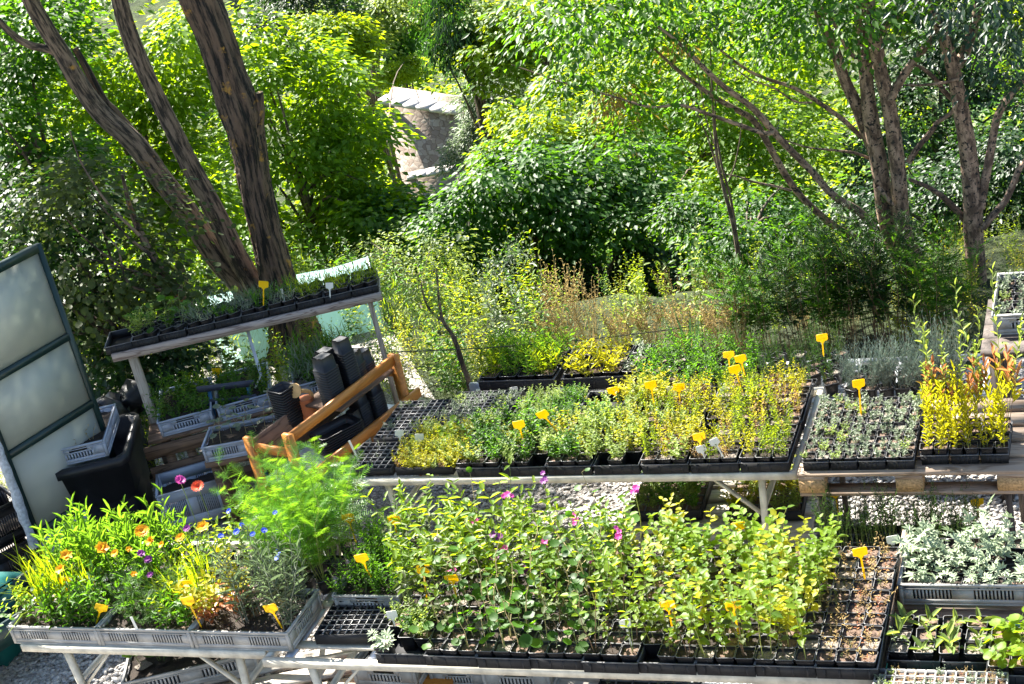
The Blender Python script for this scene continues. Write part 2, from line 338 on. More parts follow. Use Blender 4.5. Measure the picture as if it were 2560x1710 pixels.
def leaves(g, P, D, Nn, L, Wd, m, tint, shape='kite'):
    """one leaf blade per row: base P, direction D, up-side Nn, length L, width Wd"""
    T, F = TEMPL[shape]; n = len(P); D = unit(D); S = unit(np.cross(Nn, D)); Nn = np.cross(D, S)
    L = np.broadcast_to(L, (n,))[:, None, None]; Wd = np.broadcast_to(Wd, (n,))[:, None, None]
    X = P[:, None] + D[:, None] * (T[None, :, :1] * L) + S[:, None] * (T[None, :, 1:2] * Wd) + Nn[:, None] * (T[None, :, 2:] * L)
    k = len(T); FF = (F[None] + (np.arange(n) * k)[:, None, None]).reshape(-1, F.shape[1])
    g.add(X.reshape(-1, 3), FF, m, np.repeat(np.clip(np.broadcast_to(tint, (n,)), 0, 1), k))

def plant(g, rng, stems=3, h=.3, spread=.05, fan=.25, leaf=(.045, .028), per=10, start=.25, up=.35, shape='lance', lm='leaf_lime', sm='stem_green', r=.0022,
          opp=False, petiole=0., apex=.6, tint=(.2, 1.), hj=.2, base=(0, 0, 0), wob=.02, mats=None, droop=0):
    """a herb: a few curved stems, leaves set along them"""
    for s in range(stems):
        az = rng.uniform(0, 6.28); rr = spread * math.sqrt(rng.uniform()); hh = h * (1 + rng.uniform(-hj, hj)); b0 = np.array([math.cos(az) * rr, math.sin(az) * rr, 0]) + base
        lean = fan * rng.uniform(.2, 1); az2 = az + rng.uniform(-.8, .8)
        t = np.linspace(0, 1, 6)[:, None]; P = b0 + np.array([math.cos(az2), math.sin(az2), 0]) * lean * hh * t ** 1.4 + np.array([0, 0, 1]) * hh * t * (1 - .12 * lean) + rng.normal(0, wob, (6, 3)) * t * np.array([hh, hh, .1])
        if r: g.tube(P, np.linspace(r, r * .45, 6), sm, 4, False)
        n = max(1, int(per * rng.uniform(.8, 1.2))); tt = np.linspace(start, 1, n)
        if opp: tt = np.repeat(tt, 2); n = len(tt)
        k = np.arange(n); a = (k // 2 * 1.571 + (k % 2) * 3.1416 if opp else k * 2.4) + rng.uniform(0, 6.28) + rng.normal(0, .35, n)
        idx = tt * 5; i0 = np.clip(idx.astype(int), 0, 4); f = (idx - i0)[:, None]; B = P[i0] * (1 - f) + P[i0 + 1] * f
        el = up + (tt - .5) * .5 + rng.normal(0, .25, n); rad = np.stack([np.cos(a), np.sin(a), np.zeros(n)], 1)
        D = rad * np.cos(el)[:, None] + np.array([0, 0, 1]) * np.sin(el)[:, None]; Nn = np.array([0, 0, 1]) * np.cos(el)[:, None] - rad * np.sin(el)[:, None] + rng.normal(0, .25, (n, 3))
        if petiole:
            E = B + D * petiole
            for q in range(n): g.tube(np.stack([B[q], E[q]]), [r * .5, r * .4], sm, 3, False)
            B = E; D = D + np.array([0, 0, -.5 - droop])
        sz = (1 - (1 - apex) * np.abs(tt - .45) ** 1.3 * 1.8) * rng.uniform(.75, 1.25, n)
        ti = rng.uniform(*tint, n)
        if mats is None: leaves(g, B, D, Nn, leaf[0] * sz, leaf[1] * sz, lm, ti, shape)
        else:
            for lo, hi, mm in mats:
                q = (tt >= lo) & (tt <= hi)
                if q.any(): leaves(g, B[q], D[q], Nn[q], leaf[0] * sz[q], leaf[1] * sz[q], mm, ti[q], shape)
    return g
def flower(g, c, r, m, n=9, rng=None, up=.25, centre='petal_orange'):
    rng = rng or np.random.default_rng(int(abs(c[0] * 1e4)) % 9999)
    a = np.linspace(0, 6.28, n, endpoint=False) + rng.uniform(0, 1); rad = np.stack([np.cos(a), np.sin(a), np.zeros(n)], 1)
    tilt = unit(np.array([rng.normal(0, .3), -.5, .9])); X = unit(np.cross(tilt, [0.1, 1, .2])); Y = np.cross(tilt, X)
    D = X * np.cos(a)[:, None] + Y * np.sin(a)[:, None] + tilt * up
    leaves(g, np.repeat([c], n, 0), D, np.repeat([tilt], n, 0) - .3 * D, r, r * .9, m, rng.uniform(.2, 1, n), 'lance')
    return g

# ------------------------------------------------------------------ the setting: hillside, gravel yard
def tz(x, y):
    x = np.asarray(x, float); y = np.asarray(y, float)
    s = np.maximum(0, y - np.interp(x, [-1.4, -.3, 1.5, 4], [14.5, 12.9, 12.3, 11.9]) - .12 * np.sin(x * 1.7))
    z = -.85 * np.minimum(s, 9) - .33 * np.clip(s - 9, 0, 36) - 5 * (1 - np.exp(-(s - 45).clip(0) / 20))
    far = np.maximum(0, y - 125); z = z + .34 * far * (far / (far + 25))
    return z + np.where(s > 0, .35 * np.sin(x * .31 + y * .17) * np.minimum(1, s / 12), 0)
def build_setting():
    g = G(); xs = np.r_[np.linspace(-260, -14, 40), np.linspace(-13, 14, 55), np.linspace(15, 260, 40)]; ys = np.r_[np.linspace(-30, 10.5, 12), np.linspace(11, 30, 60), np.linspace(31, 160, 60), np.linspace(165, 620, 40)]
    X, Y = np.meshgrid(xs, ys); P = np.stack([X, Y, tz(X, Y)], -1).reshape(-1, 3); nx = len(xs)
    i = np.arange(len(ys) - 1)[:, None] * nx + np.arange(nx - 1)[None]; F = np.stack([i, i + 1, i + nx + 1, i + nx], -1).reshape(-1, 4)
    g.add(P, F, 'hill_ground'); kind(g.build('hillside', smooth=True), 'structure')
    g = G(); g.add([[-8, -2, .004], [9, -2, .004], [9, 9.3, .004], [2.6, 9.9, .004], [.6, 10.6, .004], [-.6, 10.9, .004], [-1.2, 13.9, .004], [-8, 13.9, .004]], [[0, 1, 2, 3, 4, 5, 6, 7]], 'gravel_bed'); kind(g.build('gravel_yard'), 'structure')
    rng = np.random.default_rng(5); g = G()   # loose stones lie in the parts of the yard the photo shows
    regs = [(at(-20, 1600, 0), at(150, 1720, 0), 2200, 1.1), (W(3.6, 1.2, 0), W(5.5, 4.2, 0), 9000, 0), (W(1.2, 1.2, 0), W(3.6, 4.3, 0), 6500, 0), (W(.5, -.2, 0), W(2.4, 1.2, 0), 2200, 0), (W(4.5, -.4, 0), W(5.8, 1.2, 0), 2200, 0), (W(-.6, -.7, 0), W(.9, 1.2, 0), 3200, 0)]
    oc = np.array([[1, 0, 0], [-1, 0, 0], [0, 1, 0], [0, -1, 0], [0, 0, 1], [0, 0, -1], [.6, .6, .45], [-.6, .6, .45], [-.6, -.6, .45], [.6, -.6, .45]])
    of = np.array([[6, 2, 4], [2, 7, 4], [7, 1, 4], [1, 8, 4], [8, 3, 4], [3, 9, 4], [9, 0, 4], [0, 6, 4], [6, 0, 5], [2, 6, 5], [7, 2, 5], [1, 7, 5], [8, 1, 5], [3, 8, 5], [9, 3, 5], [0, 9, 5]])
    for a, b, n, _ in regs:
        (u0, v0), (u1, v1) = uv(a), uv(b); u0, u1 = sorted((u0, u1)); v0, v1 = sorted((v0, v1))
        uu = rng.uniform(u0, u1, n); vv = rng.uniform(v0, v1, n); s = rng.uniform(.009, .022, n); C = O2 + U * uu[:, None] + V * vv[:, None] + Zv * (.004 + s * .3)[:, None]
        an = rng.uniform(0, 6.28, n); sh = np.stack([s * rng.uniform(.9, 1.7, n), s * rng.uniform(.7, 1.1, n), s * rng.uniform(.35, .7, n)], 1)
        Q = oc[None] * sh[:, None] * rng.uniform(.8, 1.2, (n, 10, 1)); ca, sa = np.cos(an)[:, None], np.sin(an)[:, None]
        R = np.stack([Q[..., 0] * ca - Q[..., 1] * sa, Q[..., 0] * sa + Q[..., 1] * ca, Q[..., 2] + rng.normal(0, .25, (n, 1)) * Q[..., 0]], -1)
        F = (of[None] + (np.arange(n) * 10)[:, None, None]).reshape(-1, 3); g.add((R + C[:, None]).reshape(-1, 3), F, 'pebble', np.repeat(rng.uniform(0, 1, n), 10))
    kind(g.build('gravel'), 'stuff')
build_setting()

# ------------------------------------------------------------------ trees
def crown(g, rng, lobes, n, leaf, m, wid=.62, clump=.16, shape='kite', tint=(.1, 1), hang=.35, flat=.55):
    """leaf clumps spread through overlapping uneven lobes; lobes = (centre xyz, rx, ry, rz)"""
    wts = np.array([l[1] * l[2] + l[1] * l[3] for l in lobes]); wts = wts / wts.sum(); CC = []
    for (c, rx, ry, rz), w in zip(lobes, wts):
        k = max(4, int(n * w)); rr = (rx * ry * rz) ** (1 / 3); cr = clump * rr ** .5 * 1.6
        nc = max(6, int(k / 80)); d = unit(rng.normal(0, 1, (nc, 3))); rad = rng.uniform(.25, 1.08, nc) ** .55
        cc = d * rad[:, None] * np.array([rx, ry, rz]) * (1 + .22 * np.sin(5 * d[:, :1] + 3 * d[:, 1:2] + 4 * d[:, 2:3])); CC.append(cc + c)
        which = rng.integers(0, nc, k); o = rng.normal(0, 1, (k, 3)) * np.array([cr, cr, cr * flat]); r0 = np.linalg.norm(o[:, :2], axis=1)
        P = cc[which] + o; P[:, 2] -= hang * r0 ** 2 / cr * .5
        out = unit(o + .8 * cr * unit(cc[which]) + rng.normal(0, .4 * cr, (k, 3))); D = out; D[:, 2] = D[:, 2] * .4 - hang
        Nn = np.array([0, 0, 1.0]) + .45 * unit(cc[which] / np.array([rx, ry, rz])) + rng.normal(0, .42, (k, 3))
        ti = rng.uniform(*tint, nc)[which] * .65 + rng.uniform(*tint, k) * .35
        L = leaf * rng.uniform(.5, 1.35, k); leaves(g, P + c, D, Nn, L, L * wid, m, ti, shape)
    return np.vstack(CC)
def lobe(px, py, Y, rx, rz, ry=None): return (aty(px, py, Y), rx, ry or rx, rz)
def tree(name, label, lobes, n, leaf, m, seed, bark='bark_thin', trunk_r=.07, limbs=14, group=None, cat='tree', **kw):
    rng = np.random.default_rng(seed); lb = [lobe(*l) if not isinstance(l[0], np.ndarray) else l for l in lobes]
    cm = np.mean([l[0] for l in lb], 0); base = np.array([cm[0], cm[1], float(tz(cm[0], cm[1])) - .05])
    n = int(n * 1.75); root = thing(name, label, cat, base, 0, group); g = G()
    sub = []
    for l in lb:
        sub.append((l[0] - base, l[1] * .72, l[2] * .72, l[3] * .72))
        for q in range(6):
            d = unit(rng.normal(0, 1, 3) + [0, 0, .25]); f = rng.uniform(.26, .52); sub.append((l[0] - base + d * np.array(l[1:]) * rng.uniform(.65, 1.05), l[1] * f, l[2] * f, l[3] * f * rng.uniform(.5, 1)))
    CC = crown(g, rng, sub, n, leaf * .82, m, **kw); g.build('crown', root)
    t = G(); top = np.array([0, 0, max(.3, (cm - base)[2])]); mid = top * .55 + rng.normal(0, .08, 3) * np.array([1, 1, 0]) * top[2] * .3
    t.tube(smooth_path([[0, 0, -.1], mid, top], 12), np.linspace(trunk_r, trunk_r * .5, 12), bark, 9)
    for q in rng.choice(len(CC), min(limbs, len(CC)), replace=False):
        f = rng.uniform(.5, .95); a = (mid * (1 - (f - .5) * 2) + top * (f - .5) * 2) if f > .5 else mid
        t.tube(smooth_path([a, (a + CC[q]) / 2 + [0, 0, .06 * top[2]], CC[q]], 7), np.linspace(trunk_r * .4, trunk_r * .1, 7), bark, 5)
    t.build('trunk', root, True); return root
def limb(g, pts, Y, widths, m, n=30, seg=14, furrow=.0, seed=0, dY=0, off=np.zeros(3)):
    """trunk or branch following photo points on a plane at distance Y; widths in photo pixels"""
    k = len(pts); Ys = Y + dY * np.linspace(0, 1, k); P = np.array([aty(x, y, yy) for (x, y), yy in zip(pts, Ys)])
    dist = (P - CP) @ CF; r = np.interp(np.linspace(0, k - 1, n), np.linspace(0, k - 1, len(widths)), widths) / 2 / FPX * np.interp(np.linspace(0, k - 1, n), np.arange(k), dist)
    g.tube(smooth_path(P, n) - off, r, m, seg, True, furrow, seed); return P
S2 = 1.0907
def s2(L): return [(x * S2, y * S2) for x, y in L]
def z3(L): return [(1700 + x * .36674, y * .36674) for x, y in L]

def left_trees():
    # thick dark furrowed trunk with a sawn-off stub
    b = aty(755, 905, 12.9); b[2] = 0; root = thing('leaning_tree', 'thick dark furrowed tree trunk behind the raised shelf, with a sawn off branch stub', 'tree', b)
    g = G(); limb(g, [(752, 930), (745, 870), (730, 811), (702, 725), (687, 668), (663, 573), (641, 477), (625, 382), (602, 286), (570, 191), (538, 95), (499, 0), (455, -100), (400, -220)], 12.9, [165, 142, 118, 92, 86, 78, 78, 84, 100, 92, 93, 98, 90, 76], 'bark_big', 260, 90, .085, 1, off=b); g.build('trunk', root, True)
    g = G(); P = limb(g, [(640, 330), (650, 285), (648, 232)], 12.86, [34, 24, 21], 'bark_big', 10, 12, .03, 2, off=b)
    st = g.build('branch_stub', root, True); g = G(); e = P[-1] - b; rr = 10 / FPX * 13.5
    a = np.linspace(0, 6.28, 13)[:-1]; g.add(np.vstack([e + [0, 0, .006], e + np.stack([rr * np.cos(a), rr * np.sin(a), 0 * a + .004], 1)]), [[0, 1 + i, 1 + (i + 1) % 12] for i in range(12)], 'cut_wood'); g.build('sawn_face', st)
    rng = np.random.default_rng(21); g = G()
    up = [(-4.5, 14.6, 6.0), (-5.5, 14.8, 6.4), (-4.1, 16.0, 7.2), (-5.4, 13.8, 6.0)]
    for i, c in enumerate(up):
        cc = np.array(c); t = aty(370 * S2, -200 * S2, 12.9); g2 = G()
        g2.tube(smooth_path([t - b, (t + cc) / 2 - b + [0, 0, .3], cc - b], 9), np.linspace(.07, .015, 9), 'bark_big', 7); g2.build('limb', root, True)
    crown(g, rng, [(np.array(c) - b, 1.0, 1.0, .6) for c in up], 7000, .09, 'leaf_lime_big', hang=.3); g.build('crown', root)
    # two slimmer leaning trunks to its left
    for nm, lab, pts, w, Y, seed in (('leaning_tree', 'slim grey tree trunk leaning furthest left, forking above the glazed greenhouse', [(575, 700), (560, 660), (500, 590), (440, 500), (370, 410), (310, 330), (232, 260), (182, 192), (142, 122), (84, 28), (40, -60), (-20, -160)], [62, 60, 58, 52, 50, 48, 46, 42, 40, 38, 34, 26], 13.2, 3),
                                     ('leaning_tree', 'slim lichen spotted trunk between the thick dark trunk and the leaning grey one', [(600, 700), (588, 660), (545, 590), (490, 480), (432, 372), (398, 300), (352, 205), (312, 120), (282, 30), (262, -60), (235, -160)], [52, 50, 48, 48, 44, 40, 38, 40, 38, 34, 26], 13.05, 4)):
        b = aty(*s2(pts[:1])[0], Y); b[2] = 0; root = thing(nm, lab, 'tree', b); g = G()
        limb(g, s2(pts), Y, [x * S2 for x in w], 'bark_smooth', 140, 40, .05, seed, off=b); g.build('trunk', root, True)
        if seed == 3:
            g = G(); limb(g, s2([(160, 150), (120, 116), (70, 104), (30, 80), (-10, 40)]), Y, [18, 22, 20, 18, 16], 'bark_smooth', 20, 10, .02, 5, off=b)
            limb(g, s2([(305, 310), (262, 258), (238, 232), (200, 160), (172, 110)]), Y + .12, [30, 28, 24, 20, 16], 'bark_big', 20, 10, .03, 6, off=b); g.build('fork', root, True)
        g = G(); tp = aty(*s2(pts[-1:])[0], Y); lob = [(tp - b + np.array(o), .75, .75, .5) for o in ((-.3, .4, .5), (.5, .9, .9), (-1.0, .9, .8), (-.2, -.5, .9), (-.7, 1.6, 1.3))]
        for l in lob: g2 = G(); g2.tube(smooth_path([tp - b, (tp - b + l[0]) / 2, l[0]], 6), np.linspace(.035, .008, 6), 'bark_smooth', 6); g2.build('limb', root, True)
        crown(g, np.random.default_rng(seed + 40), lob, 4200, .08, 'leaf_lime_big', hang=.3); g.build('crown', root)
    b = aty(*s2([(470, 760)])[0], 12.3); b[2] = 0; root = thing('sapling', 'thin bent brown sapling trunk left of the leaning trunks, above the shelf', 'tree', b); g = G()
    limb(g, s2([(455, 750), (430, 690), (385, 640), (352, 590), (330, 550), (300, 480), (280, 400)]), 12.3, [26, 25, 23, 22, 20, 14, 8], 'bark_smooth', 40, 12, .02, 8, off=b); g.build('trunk', root, True)
    for q, pp in enumerate(([(420, 690), (350, 650), (280, 610), (210, 560), (150, 500)], [(380, 640), (300, 620), (230, 600), (180, 590)], [(345, 585), (290, 540), (255, 500), (200, 430)], [(400, 665), (300, 655), (270, 570), (240, 540)], [(320, 540), (250, 470), (190, 380), (160, 300)])):
        g = G(); limb(g, s2(pp), 12.25 - .06 * q, [9, 7, 5, 4], 'bark_smooth', 24, 7, 0, 9 + q, off=b); g.build('twig', root, True)
    g = G(); crown(g, np.random.default_rng(31), [(l[0] - b, *l[1:]) for l in (lobe(190, 560, 12.1, .5, .42), lobe(330, 640, 12.2, .45, .35), lobe(260, 740, 12.2, .45, .3), lobe(120, 470, 12.4, .5, .4), lobe(430, 720, 12.2, .35, .25), lobe(350, 520, 12.4, .4, .35))], 3000, .052, 'leaf_olive', shape='round', wid=.95, clump=.15, hang=.5); g.build('crown', root)
left_trees()

def right_trees():
    b = aty(2285, 700, 11.6); b[2] = 0; root = thing('spotted_bark_tree', 'three stemmed tree with dark speckled pinkish bark, left of the pair at right', 'tree', b)
    L = [('trunk', [(1650, 1890), (1600, 1750), (1520, 1560), (1490, 1200), (1460, 950), (1420, 700), (1370, 500), (1335, 300), (1300, 100), (1270, -80), (1240, -300)], 11.45, [100, 104, 112, 108, 104, 100, 96, 100, 100, 84, 60]),
         ('trunk', [(1560, 1890), (1500, 1760), (1410, 1500), (1370, 1200), (1335, 1000), (1300, 800), (1275, 600), (1250, 300), (1225, 0), (1200, -250)], 11.6, [120, 120, 122, 116, 112, 108, 96, 90, 84, 60]),
         ('trunk', [(1340, 1080), (1270, 900), (1205, 720), (1130, 560), (1075, 400), (1025, 270), (960, 120), (915, -10), (870, -160)], 11.7, [80, 84, 84, 78, 74, 72, 66, 64, 50]),
         ('limb', [(1430, 690), (1480, 590), (1540, 490), (1640, 360), (1700, 290), (1745, 200), (1770, 100)], 11.4, [60, 62, 60, 54, 46, 40, 30]),
         ('limb', [(1555, 1110), (1620, 1010), (1710, 900), (1760, 830), (1850, 770), (1960, 670)], 11.5, [44, 42, 40, 34, 30, 22]),
         ('limb', [(1330, 1560), (1220, 1440), (1100, 1370), (1000, 1290), (900, 1170), (760, 1030), (640, 900), (500, 740), (300, 590), (150, 450), (0, 300), (-150, 180)], 11.5, [52, 56, 54, 50, 50, 48, 50, 44, 38, 34, 28, 18]),
         ('limb', [(1230, 1640), (1080, 1560), (950, 1460), (800, 1310), (700, 1160), (600, 980), (500, 820), (370, 740), (200, 640), (0, 490), (-180, 330)], 11.8, [50, 52, 50, 46, 46, 46, 44, 40, 34, 28, 16]),
         ('limb', [(640, 905), (560, 905), (400, 850), (200, 780), (0, 715), (-200, 730), (-450, 660), (-800, 560), (-1150, 440)], 11.45, [34, 32, 30, 26, 22, 18, 15, 12, 7]),
         ('limb', [(1240, 940), (1160, 860), (1050, 770), (800, 610), (500, 500), (250, 320), (180, 240)], 11.75, [34, 34, 32, 28, 22, 16, 10]),
         ('limb', [(1270, 400), (1180, 380), (1120, 300), (1060, 180), (980, 60), (960, -50)], 11.55, [30, 28, 26, 24, 20, 14]),
         ('limb', [(1380, 210), (1410, 160), (1480, 100), (1540, 30)], 11.45, [56, 56, 50, 40]),
         ('limb', [(1290, 1080), (1180, 1040), (1000, 1020), (850, 1000), (700, 950)], 11.75, [22, 20, 16, 12, 8]),
         ('limb', [(760, 1300), (650, 1270), (500, 1240), (380, 1200), (250, 1180)], 11.7, [20, 18, 16, 12, 6]),
         ('limb', [(900, 700), (780, 690), (640, 600), (480, 540), (330, 430)], 11.75, [14, 14, 12, 10, 6]),
         ('limb', [(1340, 1270), (1380, 1310), (1450, 1400)], 11.38, [34, 36, 30])]
    for i, (nm, pts, Y, w) in enumerate(L):
        g = G(); limb(g, z3(pts), Y, [x * .36674 for x in w], 'bark_spotted', 60 if nm == 'trunk' else 34, 22 if nm == 'trunk' else 10, .02, 50 + i, off=b); g.build(nm, root, True)
    g = G(); c0 = [aty(1335 + 1700 * 0 + 900, 30, 11.4)]
    lob = [lobe(1820, 25, 11.9, .45, .14), lobe(2010, 20, 11.2, .35, .13), lobe(2210, 30, 11.1, .35, .12), lobe(1650, 60, 11.8, .35, .14), lobe(1600, 220, 11.7, .28, .09), lobe(1420, 180, 11.6, .3, .1), lobe(1760, 240, 11.9, .25, .07), lobe(1540, 330, 11.6, .2, .06),
           lobe(2080, -80, 11.8, .9, .4), lobe(1500, -60, 11.6, .8, .4), lobe(1850, -160, 12.2, 1.1, .5), lobe(2250, -200, 12.2, .9, .5), lobe(1350, 60, 11.8, .35, .12), lobe(1480, 40, 11.9, .3, .12), lobe(2100, 60, 11.9, .3, .12), lobe(1900, 110, 12, .25, .09)] + [(np.array(c), 1.0, 1.0, .5) for c in ((1.3, 12.9, 5.3), (2.5, 13.2, 5.7), (3.7, 13.2, 5.5), (2.9, 15.2, 6.3), (1.5, 16, 6.0), (4.4, 14.6, 6.2), (3.6, 16.6, 6.6))]
    crown(g, np.random.default_rng(61), [(l[0] - b, *l[1:]) for l in lob], 26000, .07, 'leaf_mid', wid=.5, clump=.15, hang=.45); g.build('crown', root)
    g = G(); crown(g, np.random.default_rng(62), [(l[0] - b, *l[1:]) for l in (lobe(1525, 225, 11.65, .16, .08), lobe(1700, 90, 11.7, .1, .12))], 420, .05, 'leaf_rust', wid=.25, hang=.9); g.build('dead_foliage', root)
    # far right tree
    b = aty(2445, 745, 11.2); b[2] = 0; root = thing('spotted_bark_tree', 'dark trunked tree nearest the right edge, forking high, with hanging blue green leaves', 'tree', b)
    L = [('trunk', [(2040, 2100), (2030, 2000), (2010, 1700), (2000, 1540), (1990, 1300), (1960, 1000), (1925, 800), (1890, 600), (1860, 460), (1815, 300), (1780, 200), (1720, 60), (1650, -150)], 11.2, [150, 140, 132, 134, 126, 118, 112, 100, 96, 84, 80, 70, 50]),
         ('trunk', [(1890, 450), (1935, 370), (1965, 290), (2000, 190), (2020, 100), (2060, -80)], 11.2, [76, 74, 74, 70, 64, 50]),
         ('limb', [(1850, 420), (1840, 330), (1815, 230), (1800, 150)], 11.1, [40, 44, 46, 40]),
         ('limb', [(2050, 1420), (2070, 1280), (2100, 1130), (2140, 900), (2170, 780), (2220, 690), (2300, 600), (2380, 500)], 11.15, [62, 64, 62, 56, 56, 50, 40, 26]),
         ('limb', [(2060, 1560), (2140, 1460), (2210, 1380), (2270, 1260), (2310, 1160), (2370, 1080)], 11.1, [50, 50, 48, 44, 44, 36]),
         ('limb', [(1950, 1510), (1890, 1440), (1800, 1350), (1700, 1280), (1560, 1220)], 11.25, [48, 46, 40, 34, 24]),
         ('limb', [(1870, 690), (1800, 620), (1740, 540), (1660, 470), (1600, 440)], 11.3, [36, 34, 30, 26, 18]),
         ('limb', [(1900, 540), (1760, 570), (1640, 580), (1530, 580)], 11.15, [24, 22, 18, 14])]
    for i, (nm, pts, Y, w) in enumerate(L):
        g = G(); limb(g, z3(pts), Y, [x * .36674 for x in w], 'bark_spotted', 60 if nm == 'trunk' else 30, 20 if nm == 'trunk' else 10, .02, 80 + i, off=b); g.build(nm, root, True)
    g = G(); lob = [lobe(2500, 30, 10.8, .3, .16), lobe(2420, 20, 10.9, .32, .12), lobe(2530, 130, 10.7, .2, .16), lobe(2300, 20, 11.2, .3, .12), lobe(2560, 210, 10.7, .16, .12), lobe(2490, 190, 10.9, .12, .1), lobe(2450, -120, 11.2, .9, .35), lobe(2700, 0, 11, .6, .5), lobe(2600, -250, 12, 1.1, .5), lobe(2900, -100, 11.6, 1.0, .6)]
    crown(g, np.random.default_rng(63), [(l[0] - b, *l[1:]) for l in lob], 9500, .065, 'leaf_bluegreen', wid=.42, clump=.13, hang=.6, flat=.7); g.build('crown', root)
    # thin many stemmed shrub in front of the big left limbs
    b = aty(1858, 640, 11.9); b[2] = 0; root = thing('thin_stemmed_shrub', 'bare thin many stemmed shrub standing left of the three stemmed tree', 'shrub', b)
    for i, (pts, w) in enumerate((([(400, 1750), (370, 1560), (330, 1400), (300, 1290), (255, 1080), (235, 900), (222, 700), (212, 450), (205, 280)], [34, 32, 28, 26, 20, 18, 14, 10, 6]), ([(380, 1560), (345, 1350), (290, 1150), (262, 1000), (240, 850), (250, 600), (300, 420)], [20, 18, 16, 14, 12, 8, 5]),
                                  ([(310, 1300), (250, 1130), (200, 970), (130, 800), (60, 640), (0, 520)], [16, 14, 12, 9, 7, 5]), ([(330, 1240), (365, 1150), (390, 1050), (415, 900), (430, 700)], [12, 11, 9, 7, 5]), ([(240, 1000), (180, 820), (140, 600), (100, 420), (60, 330)], [10, 9, 8, 6, 4]), ([(235, 800), (190, 520), (120, 300), (90, 200)], [9, 8, 6, 4]))):
        g = G(); limb(g, z3(pts), 11.9 + .03 * i, [x * .36674 for x in w], 'bark_thin', 40, 8, .02, 100 + i, off=b); g.build('stem', root, True)
right_trees()

